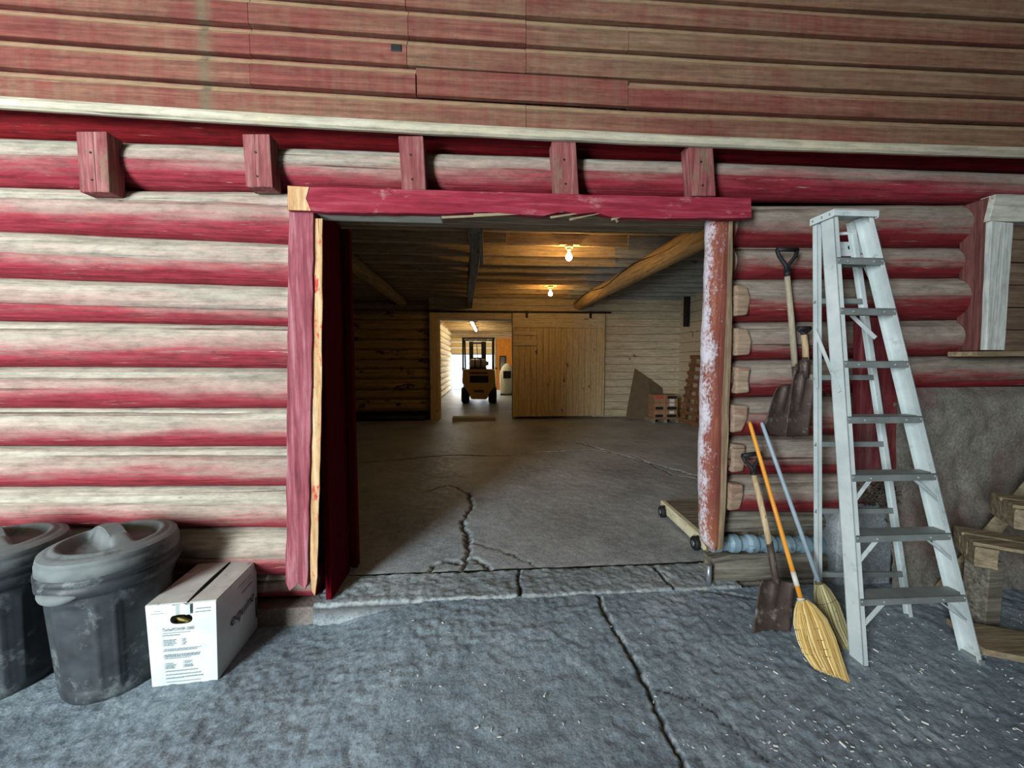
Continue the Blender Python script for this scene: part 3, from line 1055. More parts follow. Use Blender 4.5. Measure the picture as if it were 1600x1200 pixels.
WN = struct('window_1', label='boarded window in a pale wooden frame')
rough_plank([(1536, 312), (1550, 306), (1547, 430), (1534, 548), (1526, 548), (1532, 430)], -0.07, 0.12, 'brownz', 'outer_trim', WN)
rough_plank([(1550, 345), (1584, 348), (1570, 547), (1541, 547)], -0.10, 0.07, 'greyz', 'side_frame', WN, jag=0.002)
rough_plank([(1556, 303), (1760, 306), (1760, 350), (1546, 345)], -0.10, 0.08, 'greyx', 'head_frame', WN, jag=0.002)
rough_plank([(1526, 549), (1760, 548), (1760, 556), (1526, 557)], -0.14, 0.16, 'raw', 'window_sill', WN, jag=0.002)
zt, zb = PY(1580, 340, 0).z, PY(1580, 550, 0).z
xw = PY(1560, 450, -0.03).x
nb = 6
for k in range(nb):
    board('window_board', (xw, -0.02 + 0.006 * (k % 2), zb + (zt - zb) * k / nb + 0.003), (xw + 1.3, 0.02 + 0.006 * (k % 2), zb + (zt - zb) * (k + 1) / nb - 0.003), 'brownx', WN, 0.003)
for k in range(4):   # wall logs continue beyond the window
    r = right[k]
    wall_log(r, xw + 1.28, 7.0, 'log_right', seed=160 + k, yc=0.12)

# ---- unseen shed added behind the camera to block sky light, gateway on the left
RF = MB().lohi((-9, -6.4, 4.30), (7, 0.3, 4.45)).build('ceiling_unseen', 'raw', None); RF['kind'] = 'structure'
sw = MB().lohi((6.9, -6.2, -0.3), (7.1, 0.2, 4.3)).build('wall_right_unseen', 'brownz', None); sw['kind'] = 'structure'
sw = MB().lohi((-4.6, 0.1, 2.8), (-4.4, 0.3, 4.3)).build('wall_front_corner', 'brownz', None); sw['kind'] = 'structure'
sw = MB().lohi((-9.1, -6.2, -0.3), (-8.9, 0.3, 4.3)).build('wall_left_unseen', 'brownz', None); sw['kind'] = 'structure'
sw = MB().lohi((-8.9, 0.05, -0.3), (-4.5, 0.3, 4.3)).build('wall_front_left', 'brownz', None); sw['kind'] = 'structure'
rw = MB().lohi((-3.2, -6.2, -0.3), (7.0, -6.0, 4.3)).lohi((-9, -6.2, -0.3), (-5.0, -6.0, 4.3)).lohi((-5.0, -6.2, 4.15), (-3.2, -6.0, 4.3)).build('wall_rear_unseen', 'brownz', None); rw['kind'] = 'structure'
gd = MB().lohi((-80, -80, -0.45), (80, 80, -0.35)).build('ground', 'ground', None); gd['kind'] = 'structure'; gd['label'] = 'pale bright ground outside the building'

# ================================================================== INNER ROOM
YK = PZ(750, 655, 0).y          # back wall
XW = PY(1060, 600, YK).x        # right wall
ZB = PY(900, 484, YK).z         # underside of the beams
ZJ = ZB + 0.27                  # underside of the joists
CE = struct('ceiling', label='board ceiling on joists over the inner room')
bw = 0.24
k = 0
y = 0.36
while y < YK + 0.2:
    board('ceiling_board', (-6.2, y, ZJ + 0.15), (5.2, y + bw - 0.006, ZJ + 0.175), 'raw', CE, 0)
    y += bw
ky = 0
y = CAM.y + 4.2
while y < YK:
    for (xa, xb) in ((-6.0, -1.9), (-1.9, 0.2), (0.2, 2.1), (2.1, XW)):
        off = random.uniform(-0.012, 0.012)
        board('joist', (xa - 0.10, y + off + (0.025 if xa > 0 else 0), ZJ + random.uniform(-.012, .012)), (xb + 0.1, y + off + 0.075, ZJ + 0.15), 'joist_daylit' if (ky == 0 or xa > 2) else 'joist', CE, 0.003)
    y += 0.56; ky += 1
# first joists just inside the door head, daylight put into their grey
for y in (0.55, 1.15):
    board('joist', (-6.0, y, ZJ - 0.01), (XW, y + 0.08, ZJ + 0.15), 'joist_daylit', CE, 0.003)
xl = PY(628, 472, YK - 0.1).x
log('beam', (PY(555, 410, 3.0).x - 0.2, 0.45, ZB + 0.16), (xl, YK - 0.12, ZB + 0.14), 0.13, 0.12, 'beam', CE, 201, [], n=20, step=0.25)
xr = PY(905, 478, YK - 0.1).x
log('beam', (xr + 0.12, 0.45, ZB + 0.14), (xr, YK - 0.02, ZB + 0.13), 0.155, 0.14, 'beam', CE, 202, [(0.8, 0, 1)], n=24, step=0.25)
wr = []
for t in np.linspace(0, 1, 26):
    wr.append((xr + 0.12 * (1 - t) - 0.145, 0.5 + (YK - 0.6) * t, ZB + 0.17 + 0.05 * math.sin(t * 17)))
MB().tube(wr, 0.008, 6).build('cable', 'dark', CE)
# crooked middle beam
pm = []
for yy, px, dz in ((1.2, 739, 0.12), (2.0, 740, 0.10), (2.6, 743, 0.06), (3.4, 741, 0.02), (4.4, 737, 0.0), (5.6, 735, 0.0), (YK - 0.05, 733, 0.0)):
    q = PY(px, 420, yy)
    pm.append((q.x, yy, ZB + 0.13 + dz))
b = MB()
for a, c in zip(pm[:-1], pm[1:]):
    b.bar(a, c, 0.13, 0.26)
b.build('beam', 'beamgrey', CE, 0.01)
board('beam_splice', (PY(748, 400, 2.0).x, 1.9, ZB + 0.05), (PY(748, 400, 2.0).x + 0.05, 3.2, ZB + 0.24), 'beamgrey', CE, 0.006)

WB = struct('wall_back', label='whitewashed back wall of the inner room')
xd0, xd1 = PY(687, 600, YK).x, PY(801, 600, YK).x      # doorway
zd = PY(740, 499, YK).z
xdo = PY(940, 600, YK).x
edges = [645, 625, 610, 593, 577, 563, 547, 531, 516, 500, 484, 470, 455]
for k in range(len(edges) - 1):
    z0, z1 = PY(620, edges[k], YK).z, PY(620, edges[k + 1], YK).z
    log('log', (-6.2, YK + 0.12, (z0 + z1) / 2), (xd0 - 0.2, YK + 0.12, (z0 + z1) / 2 + 0.01), (z1 - z0) / 2 * 1.06, (z1 - z0) / 2 * 1.04, 'washlog', WB, 220 + k, [(0.2, 0, 1)], n=20, step=0.25, wob=0.045)
board('base_plank', (-6.2, YK - 0.01, -0.02), (xd0 - 0.2, YK + 0.2, PY(620, 646, YK).z), 'dark', WB, 0.01)
zz = 0.03
k = 0
while zz < ZJ + 0.2:
    board('wall_board', (xdo - 0.25, YK + 0.0, zz + 0.004), (XW + 0.1, YK + 0.04 + 0.006 * (k % 2), zz + 0.196), 'wash', WB, 0.006)
    zz += 0.20; k += 1
zz = zd + 0.02
while zz < ZJ + 0.2:
    board('wall_board', (xd0 - 0.25, YK + 0.01, zz + 0.003), (xdo - 0.25, YK + 0.05, zz + 0.17), 'wash', WB, 0.005)
    zz += 0.175
bk = MB().lohi((-6.2, YK + 0.24, -0.1), (xd0 - 0.1, YK + 0.3, ZJ + 0.4)).lohi((xd1, YK + 0.06, -0.1), (5.2, YK + 0.3, ZJ + 0.4)).lohi((xd0 - 0.1, YK + 0.06, zd + 0.02), (xd1, YK + 0.3, ZJ + 0.4)).build('wall_back_lining', 'rawz', None); bk['kind'] = 'structure'
DK = struct('door_2', label='whitewashed frame of the far doorway')
board('door_post', (xd0 - 0.24, YK - 0.05, 0), (xd0 - 0.03, YK + 0.3, zd + 0.12), 'washz', DK, 0.01)
board('door_stop', (xd0 - 0.03, YK + 0.02, 0), (xd0, YK + 0.3, zd), 'washz', DK, 0.005)
board('door_head', (xd0 - 0.24, YK - 0.04, zd), (xd1 + 0.05, YK + 0.3, zd + 0.16), 'wash', DK, 0.01)
board('door_rail', (xd0 - 0.3, YK - 0.09, zd + 0.17), (xdo + 0.2, YK - 0.045, zd + 0.215), 'dark', DK, 0.005)
board('door_post', (xd1 + 0.0, YK + 0.0, 0), (xd1 + 0.08, YK + 0.3, zd), 'washz', DK, 0.01)

BD = tag(empty('barn_door', ((xd1 + xdo) / 2, YK - 0.08, 0.07)), 'whitewashed plank sliding door with peeling paint beside the far doorway', 'door')
zt = zd + 0.16
ztb = PY(870, 512, YK - .1).z
nb = 15
for k in range(nb):
    x0 = xd1 - 0.01 + (xdo - xd1) * k / nb
    board('door_board', (x0 + 0.003, YK - 0.085 + 0.004 * (k % 3), 0.07), (x0 + (xdo - xd1) / nb - 0.003, YK - 0.05, ztb - 0.002), 'washz', BD, 0.004)
board('top_rail', (xd1 - 0.01, YK - 0.11, ztb), (xdo, YK - 0.05, zt), 'wash', BD, 0.006)
for (a, c) in (((802, 516), (839, 522)), ((802, 531), (839, 538))):
    A, C = PY(*a, YK - .11), PY(*c, YK - .11)
    board('patch_board', (A.x, YK - 0.115, C.z - 0.03), (C.x, YK - 0.085, A.z), 'wash', BD, 0.004)
board('edge_strip', (xdo - 0.01, YK - 0.10, 0.07), (xdo + 0.04, YK - 0.05, zt), 'washz', BD, 0.004)
for t in (0.15, 0.85):
    xx = xd1 + (xdo - xd1) * t
    board('hanger', (xx - 0.03, YK - 0.13, zt - 0.12), (xx + 0.03, YK - 0.11, zd + 0.22), 'dark', BD, 0.004)

WS = struct('wall_side', label='whitewashed board wall on the right of the inner room')
zz = 0.0
k = 0
while zz < ZJ + 0.2:
    board('wall_board', (XW, 0.35, zz + 0.004), (XW + 0.05 + 0.008 * (k % 2), YK + 0.02, zz + 0.246), 'wash', WS, 0.008)
    zz += 0.25; k += 1
p = PX(1066, 512, XW - 0.02)
board('wall_post', (XW - 0.12, YK - 0.5, PX(1066, 512, XW).z), (XW, YK - 0.38, PX(1066, 470, XW).z + 0.05), 'dark', WS, 0.01)
lw = MB().lohi((-6.35, 0.3, -0.1), (-6.15, YK + 0.3, ZJ + 0.4)).build('wall_inner_left', 'washlog', None); lw['kind'] = 'structure'
fr = MB().lohi((-6.2, 0.30, -0.1), (XL1 - 0.03, 0.36, ZJ + 0.3)).lohi((XR0 + 0.12, 0.30, -0.1), (5.2, 0.36, ZJ + 0.3)).lohi((-6.2, 0.30, 2.56), (5.2, 0.36, ZJ + 0.3)).build('wall_inner_front', 'wash', None); fr['kind'] = 'structure'

# ================================================================== FAR ROOM
YF = CAM.y + 20.0
XFL = PY(706, 600, YF).x
FF = MB().lohi((-6, YK, -0.1), (6, YF + 0.3, 0.0)).build('floor_far', 'floor_in', None); FF['kind'] = 'structure'
ZC = 3.15
FW = struct('wall_far_left', label='log wall on the left of the far room')
for k in range(13):
    log('log', (XFL - 0.12, YK + 0.35, 0.13 + 0.25 * k), (XFL - 0.12, YF, 0.13 + 0.25 * k), 0.13, 0.13, 'wash', FW, 300 + k, [], n=14, step=0.6)
fl = MB().lohi((XFL - 0.4, YK + 0.3, -0.1), (XFL - 0.2, YF + 0.3, 3.5)).build('wall_far_backing', 'rawz', None); fl['kind'] = 'structure'
FC = struct('ceiling_far', label='plank ceiling of the far room')
y = YK + 0.3
while y < YF + 0.2:
    board('ceiling_board', (XFL - 0.3, y, ZC), (5.0, y + 0.29, ZC + 0.03), 'joist', FC, 0)
    y += 0.3
y = YK + 1.0
while y < YF:
    board('joist', (XFL - 0.2, y, ZC - 0.16), (5.0, y + 0.08, ZC), 'joist', FC, 0)
    y += 1.1
fx = MB().lohi((4.8, YK + 0.3, -0.1), (5.0, YF + 0.3, 3.5)).build('wall_far_right', 'wash', None); fx['kind'] = 'structure'
xo = PY(774, 600, YF).x
zo = PY(740, 528, YF).z
FE = struct('wall_far_end', label='end wall of the far room with the wide outer door')
for k in range(3):
    board('wall_board', (XFL - 0.2, YF, zo + 0.19 * k), (5.0, YF + 0.08, zo + 0.19 * (k + 1) - 0.006), 'joist', FE, 0.004)
M['orange'] = wood('plywood', S((196, 120, 44)), S((222, 146, 62)), S((232, 168, 92)), 'Z')
for k in range(4):
    board('plywood_sheet', (xo + 1.2 * k, YF, -0.02), (xo + 1.2 * k + 1.195, YF + 0.08, zo - 0.005), 'orange', FE, 0.004)
wpost = board('door_post', (xo - 0.04, YF - 0.06, 0), (xo + 0.05, YF + 0.1, zo), 'washz', FE, 0.004)
M['gdoor'] = plain('overhead_door_panel', S((232, 206, 150)), S((240, 220, 176)), rough=0.6)
GD = tag(empty('overhead_door', ((XFL + xo) / 2, YF + 0.15, 1.8)), 'cream sectional overhead door half raised behind the forklift', 'door')
zg = PY(740, 553, YF).z
hh = (zo + 0.1 - zg) / 3
for k in range(3):
    board('door_panel', (XFL - 0.1, YF + 0.12, zg + hh * k + 0.005), (xo + 0.05, YF + 0.16, zg + hh * (k + 1) - 0.005), 'gdoor', GD, 0.006)
board('weather_strip', (XFL - 0.1, YF + 0.115, zg - 0.03), (xo + 0.05, YF + 0.165, zg + 0.004), 'black', GD)

lw = MB().lohi((XW + 0.065, 0.3, -0.1), (XW + 0.2, YK + 0.3, ZJ + 0.4)).build('wall_side_leak_block', 'rawz', None); lw['kind'] = 'structure'  # added unseen backing, blocks light leaking between the side wall boards
q = PY(620, 75, YS - 0.003)
MB().lohi((q.x - 0.035, YS - 0.004, q.z - 0.02), (q.x + 0.03, YS + 0.02, q.z + 0.022)).build('knot_hole', 'black', WU, 0.006)

# ================================================================== THINGS
M['canplastic'] = plain('dusty_black_plastic', S((34, 38, 42)), S((58, 64, 68)), 9, 0.55, 0, 0.12, 0.4, spot=S((126, 136, 136)), spot_t=(0.56, 0.74), spot_s=5)
M['candust'] = plain('dust_covered_plastic', S((84, 92, 94)), S((116, 122, 120)), 7, 0.75, 0, 0.15, 0.3, spot=S((44, 48, 52)), spot_t=(0.56, 0.70), spot_s=4)
M['carton_w'] = plain('white_carton', S((180, 190, 190)), S((206, 214, 212)), 5, 0.75, 0, 0.1, 0.2, spot=S((168, 170, 164)), spot_t=(0.60, 0.74), spot_s=6)
M['carton_top'] = plain('dirty_carton_top', S((150, 146, 138)), S((196, 196, 190)), 5, 0.8, 0, 0.12, 0.2, spot=S((112, 106, 98)), spot_t=(0.56, 0.68), spot_s=9)
M['ink'] = plain('printing_ink', S((44, 48, 52)), None, rough=0.8)
M['inkpale'] = plain('pale_printing_ink', S((128, 138, 142)), None, rough=0.8)
M['straw_in'] = plain('straw_inside_box', S((120, 104, 40)), S((196, 184, 120)), 30, 0.9)
M['alu'] = plain('dusty_aluminium', S((176, 188, 188)), S((214, 222, 220)), 5, 0.5, 0.0, 0.06, 0.5, spot=S((140, 148, 144)), spot_t=(0.60, 0.72), spot_s=9)
M['alustep'] = plain('grimy_aluminium_step', S((112, 118, 116)), S((140, 146, 144)), 8, 0.65, 0.2, 0.1, 0.4)
M['rivet'] = plain('rivet_metal', S((196, 204, 204)), None, rough=0.35, metal=0.6)
M['rust'] = plain('rusty_steel', S((62, 50, 46)), S((92, 78, 70)), 10, 0.6, 0.35, 0.2, 0.5, spot=S((140, 136, 128)), spot_t=(0.55, 0.70), spot_s=16)
M['handlewood'] = wood('ash_handle', S((158, 132, 96)), S((190, 166, 130)), S((206, 186, 152)), 'Z')
M['handlegrey'] = wood('grey_handle', S((136, 126, 108)), S((168, 156, 136)), S((186, 176, 158)), 'Z')
M['orangepaint'] = plain('orange_lacquer', S((214, 138, 36)), S((228, 158, 62)), 6, 0.45)
M['greypaint'] = plain('grey_blue_handle', S((128, 146, 160)), S((156, 172, 180)), 7, 0.5)
M['straw'] = plain('broom_straw', S((168, 134, 66)), S((232, 210, 150)), 90, 0.8)
M['strawold'] = plain('old_broom_straw', S((112, 104, 70)), S((186, 176, 132)), 90, 0.8)
M['strawdeep'] = plain('shaded_broom_straw', S((120, 98, 54)), S((150, 126, 76)), 40, 0.9)


def straw_material(name, a, b, c):
    k = NT(name)
    at = k.n('ShaderNodeAttribute')
    at.attribute_name = 'tone'
    return k.done(k.ramp(at.outputs['Fac'], [(0.0, a), (0.5, b), (1.0, c)]), 0.8)


M['straw'] = straw_material('broom_straw', S((150, 112, 48)), S((212, 182, 112)), S((240, 222, 168)))
M['strawold'] = straw_material('old_broom_straw', S((96, 88, 58)), S((150, 140, 100)), S((196, 186, 144)))
M['twine'] = plain('broom_stitching', S((112, 96, 66)), None, rough=0.9)
M['wire'] = plain('white_wire_wrap', S((206, 202, 190)), None, rough=0.6)
M['pipe'] = plain('pale_blue_pipe', S((96, 122, 138)), S((150, 176, 188)), 6, 0.5, 0.1, spot=S((70, 74, 74)), spot_t=(0.55, 0.7))
M['pallet'] = wood('pallet_wood', S((98, 86, 68)), S((136, 122, 98)), S((164, 150, 124)), 'X')
M['palletred'] = wood('brown_skid_wood', S((92, 62, 42)), S((124, 86, 58)), S((148, 110, 78)), 'Y')
M['kraft'] = plain('brown_carton', S((140, 104, 76)), S((160, 124, 94)), 6, 0.8)
M['kraftdark'] = plain('grey_brown_board', S((96, 82, 62)), S((114, 98, 76)), 5, 0.85)
M['label_w'] = plain('white_label', S((210, 208, 204)), None, rough=0.7)
M['label_r'] = plain('red_label', S((190, 70, 66)), None, rough=0.7)
M['fork'] = plain('forklift_yellow', S((196, 152, 74)), S((212, 170, 92)), 5, 0.5, 0, 0.05, 0.4, spot=S((120, 92, 56)), spot_t=(0.66, 0.76), spot_s=6)
M['tank'] = plain('propane_tank_paint', S((188, 174, 160)), S((206, 194, 180)), 6, 0.45)
M['creepwood'] = wood('pale_creeper_wood', S((176, 164, 130)), S((214, 204, 172)), S((226, 218, 192)), 'Y', flake=S((120, 110, 90)), flake_t=(0.68, 0.72), flake_s=14)
M['glass'] = plain('mirror_glass', S((150, 158, 164)), None, rough=0.15, metal=0.6, bump=0)
M['bag'] = plain('white_woven_bag', S((206, 206, 198)), S((226, 226, 220)), 10, 0.8)
M['greydirt'] = plain('nest_dirt', S((52, 46, 40)), S((84, 74, 62)), 30, 0.95, 0, 0.5)
M['bulbglow'] = emit('warm_bulb_glow', (1.0, 0.56, 0.17), 265)
M['bulbglow2'] = emit('warm_bulb_glow_small', (1.0, 0.56, 0.17), 265)
M['tubeglow'] = emit('warm_tube_glow', (1.0, 0.80, 0.45), 60)
M['porcelain'] = plain('lamp_porcelain', S((200, 186, 160)), None, rough=0.4)

# ------------------------------------------------------------------ hanging light bulbs


def bulb(px, py, zc, mat, label):
    p = PZ(px, py, zc)
    t = thing('light_bulb', label, 'light bulb', (p.x, p.y, ZJ), 'bare bulbs on the inner ceiling')
    z = ZJ - zc
    MB().lathe((p.x, p.y, zc), [(0.004, -0.046), (0.024, -0.042), (0.04, -0.022), (0.044, 0.0), (0.038, 0.022), (0.024, 0.045), (0.018, 0.06)], 20).build('glass', mat, t)
    MB().lathe((p.x, p.y, zc), [(0.019, 0.058), (0.019, 0.09), (0.03, 0.095), (0.034, 0.125)], 16).build('socket', 'porcelain', t)
    MB().lathe((p.x, p.y, zc), [(0.055, 0.125), (0.058, z - 0.012), (0.06, z + 0.004)], 18).build('ceiling_rose', 'porcelain', t)
    MB().lohi((p.x - 0.14, p.y - 0.05, ZJ - 0.004), (p.x + 0.14, p.y + 0.05, ZJ + 0.02)).build('mounting_board', 'joist', t, 0.003)
    return t


bulb(889, 402, ZJ - 0.16, 'bulbglow', 'larger glowing bare bulb nearer the doorway on the inner ceiling')
bulb(860, 459, ZJ - 0.16, 'bulbglow2', 'smaller glowing bare bulb further back above the barn door')

# ------------------------------------------------------------------ dustbins


def trash_can(cx, cy, rot, label, k=1.0):
    zb = float(zfloor(cx, cy)) - 0.004
    t = thing('trash_can', label, 'trash can', (cx, cy, zb), 'black plastic cans by the log wall')
    nth, nh = 120, 46
    th = np.linspace(0, 2 * np.pi, nth + 1)
    h = np.linspace(0, 0.60, nh)
    TH, HH = np.meshgrid(th, h, indexing='ij')
    r = 0.250 + (0.288 - 0.250) * (HH / 0.60)
    for a in np.arange(6) * np.pi / 3 + rot:
        d = np.abs((TH - a + np.pi) % (2 * np.pi) - np.pi)
        m = (1 - sstep(0.30, 0.335, d)) * sstep(0.055, 0.075, HH) * (1 - sstep(0.50, 0.52, HH))
        r = r - 0.010 * m
        r = r + 0.006 * np.exp(-((d - 0.37) / 0.03) ** 2) * sstep(0.03, 0.06, HH) * (1 - sstep(0.5, 0.53, HH))
    r = np.where(HH < 0.02, r - 0.012 * (1 - HH / 0.02), r) * k
    P = np.stack([cx + r * np.cos(TH), cy + r * np.sin(TH), zb + HH], -1)
    b = MB().grid(P.tolist(), True)
    b.lathe((cx, cy, zb), [(0.24 * k, 0.004), (0.0, 0.006)], 40, cap=False)
    b.build('body', 'canplastic', t)
    rim = MB().lathe((cx, cy, zb), [(q[0] * k, q[1]) for q in [(0.282, 0.555), (0.304, 0.565), (0.318, 0.585), (0.319, 0.615), (0.309, 0.622), (0.320, 0.632), (0.320, 0.655), (0.30, 0.665)]], 72, cap=False)
    rim.build('rim', 'canplastic', t)
    for s in (0, math.pi):
        a0 = -math.pi / 2 - 0.12 + s
        pts, rd = [], []
        for q in np.linspace(-0.42, 0.42, 15):
            a = a0 + q
            pts.append((cx + 0.308 * k * math.cos(a), cy + 0.308 * k * math.sin(a), zb + 0.575 + 0.012 * (q / 0.42) ** 2))
            rd.append(0.004 + 0.024 * (1 - (q / 0.42) ** 2))
        MB().tube(pts, rd, 12).build('side_handle', 'candust', t)
    # lid: skirt, domed ring, sunken bowl bridged by a strap handle
    lid = MB().lathe((cx, cy, zb), [(q[0] * k, q[1]) for q in [(0.304, 0.655), (0.313, 0.66), (0.312, 0.70), (0.304, 0.712), (0.308, 0.716), (0.302, 0.735)]], 72, cap=False)
    lo = lid.build('lid', 'candust', t)
    nr = 40
    R = np.linspace(0.0, 0.302 * k, nr)
    RR, TT = np.meshgrid(R, th, indexing='ij')
    sa = -0.62
    p = RR * np.cos(TT - sa); q = RR * np.sin(TT - sa)
    rn = RR / (0.302 * k)
    dome = 0.735 + 0.050 * (1 - rn ** 2.6)
    bowl = (1 - sstep(0.60, 0.78, rn)) * sstep(0.034, 0.062, np.abs(q))
    strap = np.exp(-(q / 0.040) ** 4) * (1 - sstep(0.55, 0.75, np.abs(p) / (0.302 * k)))
    z = dome - 0.062 * bowl + 0.016 * strap - 0.004 * np.exp(-((rn - 0.86) / 0.03) ** 2)
    P = np.stack([cx + RR * np.cos(TT), cy + RR * np.sin(TT), zb + z], -1)
    MB().grid(P.tolist(), True).build('lid_top', 'candust', lo)
    pts = []
    for u in np.linspace(-1, 1, 15):
        pp = u * 0.17 * k
        pts.append((cx + pp * math.cos(sa) - 0.036 * math.sin(sa) * -1 * 0, cy + pp * math.sin(sa), zb + 0.792 + 0.016 * (1 - u * u) - 0.02 * u * u))
    g = MB()
    for a, c in zip(pts[:-1], pts[1:]):
        g.bar(a, c, 0.066, 0.010)
    g.build('lid_handle', 'candust', lo, 0.003)
    return t


c1 = PF(166, 1086)
c1x, c1y = PF(168, 1084).x - 0.065, min(PF(168, 1084).y + 0.205, -0.305)
trash_can(c1x, c1y, -math.pi / 2 + 0.05, 'black plastic trash can with dusty domed lid beside the white carton', 0.86)
trash_can(c1x - 0.58, c1y - 0.0, -math.pi / 2 + 0.5, 'black plastic trash can cut off by the picture edge, leftmost', 0.86)

# ------------------------------------------------------------------ white carton
BL, BR = PF(239, 1073), PF(341, 1062)
ax = (BR - BL); ax.z = 0; Wd = ax.length; ax.normalize()
ay = Vector((-ax.y, ax.x, 0))
zb = float(zfloor((BL.x + BR.x) / 2, BL.y)) + 0.002
# depth of the box from its far upper corner, height from the near one
ux = Vector((BL.x, BL.y, 0))
Hc = 0.432
Lc = 0.40
CB = thing('carton', 'white printed carton with torn hand hole beside the trash can', 'box', (BL.x + ax.x * Wd / 2 + ay.x * .25, BL.y + ax.y * Wd / 2 + ay.y * .25, zb))


def bp(u, v, h):
    return Vector((BL.x, BL.y, zb)) + ax * u + ay * v + Vector((0, 0, h))


def slab(fn, nu, nv, mat, name, parent, th=0.004):
    P = [[fn(i / (nu - 1), j / (nv - 1)) for j in range(nv)] for i in range(nu)]
    return MB().grid(P, False).build(name, mat, parent, 0, th)


bul = lambda a, b: 0.016 * math.sin(math.pi * a) * math.sin(math.pi * b)
wid = lambda h: 0.010 * h / Hc      # slightly wider at the top
slab(lambda u, v: bp(Wd + wid(v * Hc) + bul(u, v), u * Lc, v * Hc), 8, 8, 'carton_w', 'side_panel', CB)
slab(lambda u, v: bp(-wid(v * Hc) - bul(u, v), u * Lc, v * Hc), 8, 8, 'carton_w', 'side_panel', CB)
slab(lambda u, v: bp(u * Wd, Lc + bul(u, v), v * Hc), 6, 6, 'carton_w', 'back_panel', CB)
slab(lambda u, v: bp(u * Wd, v * Lc, 0.004), 3, 3, 'carton_w', 'bottom_panel', CB)
# front panel with the oval hand hole
hx0, hx1, hz0, hz1 = 0.34 * Wd, 0.66 * Wd, 0.755 * Hc, 0.87 * Hc
front = MB()
no = 28
hole, outer = [], []
for k in range(no):
    a = 2 * math.pi * k / no
    cx_, cz_ = (hx0 + hx1) / 2, (hz0 + hz1) / 2
    ca, sa_ = math.cos(a), math.sin(a)
    hole.append((cx_ + (hx1 - hx0) / 2 * math.copysign(abs(ca) ** 0.6, ca), cz_ + (hz1 - hz0) / 2 * math.copysign(abs(sa_) ** 0.8, sa_)))
    # matching point on the panel border
    tx = (Wd - cx_) / ca if ca > 1e-6 else ((-cx_) / ca if ca < -1e-6 else 1e9)
    tz = (Hc - cz_) / sa_ if sa_ > 1e-6 else ((-cz_) / sa_ if sa_ < -1e-6 else 1e9)
    tt = min(tx, tz)
    outer.append((cx_ + ca * tt, cz_ + sa_ * tt))
for (cx2, cz2) in ((0, 0), (Wd, 0), (0, Hc), (Wd, Hc)):     # snap the nearest border points to the corners
    j = min(range(no), key=lambda q: (outer[q][0] - cx2) ** 2 + (outer[q][1] - cz2) ** 2)
    outer[j] = (cx2, cz2)
fpt = lambda x, z: bp(x + (x / Wd - 0.5) * 2 * wid(z), -0.002 - 0.4 * bul(min(1, max(0, x / Wd)), min(1, max(0, z / Hc))), z)
vs = [fpt(*q) for q in hole] + [fpt(*q) for q in outer]
front.add(vs, [(k, (k + 1) % no, no + (k + 1) % no, no + k) for k in range(no)])
fp_ = front.build('front_panel', 'carton_w', CB, 0, 0.004)
MB().lohi((0, 0, 0), (1, 1, 1))
ins = MB()
for k in range(40):
    a = bp(random.uniform(hx0 - .03, hx1 + .03), random.uniform(0.03, 0.09), random.uniform(hz0 - 0.05, hz1 + 0.02))
    c = a + Vector((random.uniform(-.06, .06), random.uniform(-.02, .02), random.uniform(-.03, .04)))
    ins.bar(a, c, 0.012, 0.012)
io = ins.build('yellow_filling', 'straw_in', CB)
io['kind'] = 'stuff'
# torn flap above the hole
slab(lambda u, v: fpt(hx0 + 0.03 * Wd + u * (hx1 - hx0 - 0.04 * Wd), hz1 + 0.006 + v * (Hc - hz1 - 0.004)) - ay * (0.010 + 0.008 * math.sin(u * 9)), 8, 3, 'carton_w', 'torn_flap', fp_, 0.003)
# two top flaps with the gap between
gap = lambda v: 0.006 + 0.010 * abs(math.sin(v * 3.0))
slab(lambda u, v: bp(-0.01 + u * (Wd * 0.60 - gap(v) + 0.01), v * Lc, Hc + 0.002 + 0.010 * u * v), 6, 8, 'carton_top', 'top_flap', CB)
slab(lambda u, v: bp(Wd * 0.60 + gap(v) + u * (Wd * 0.40 - gap(v) + 0.01), v * Lc, Hc + 0.002 + 0.014 * (1 - u) * v), 6, 8, 'carton_top', 'top_flap', CB)
# printing on the front
fo_ = lambda x, z: fpt(x, z) - ay * 0.006
text_mesh('printed_title', 'TurboPOWER 2000', 0.022, 'ink', fp_, fo_(0.22 * Wd, 0.685 * Hc), ax, (0, 0, 1), width=0.46 * Wd, fn=lambda x, y: fo_(0.22 * Wd + x, 0.685 * Hc + y))


def print_lines(spec, mat='inkpale'):
    m = MB()
    for (x0, x1, z, hgt, broken) in spec:
        x = x0
        while x < x1:
            w_ = random.uniform(0.02, 0.06) if broken else (x1 - x0)
            x2 = min(x1, x + w_)
            a, c = fo_(x * Wd, z * Hc), fo_(x2 * Wd, z * Hc)
            up = Vector((0, 0, hgt))
            m.add([a, c, c + up, a + up], [(0, 1, 2, 3)])
            x = x2 + 0.008
    o = m.build('printed_lines', mat, fp_)
    o['kind'] = 'stuff'
    return o


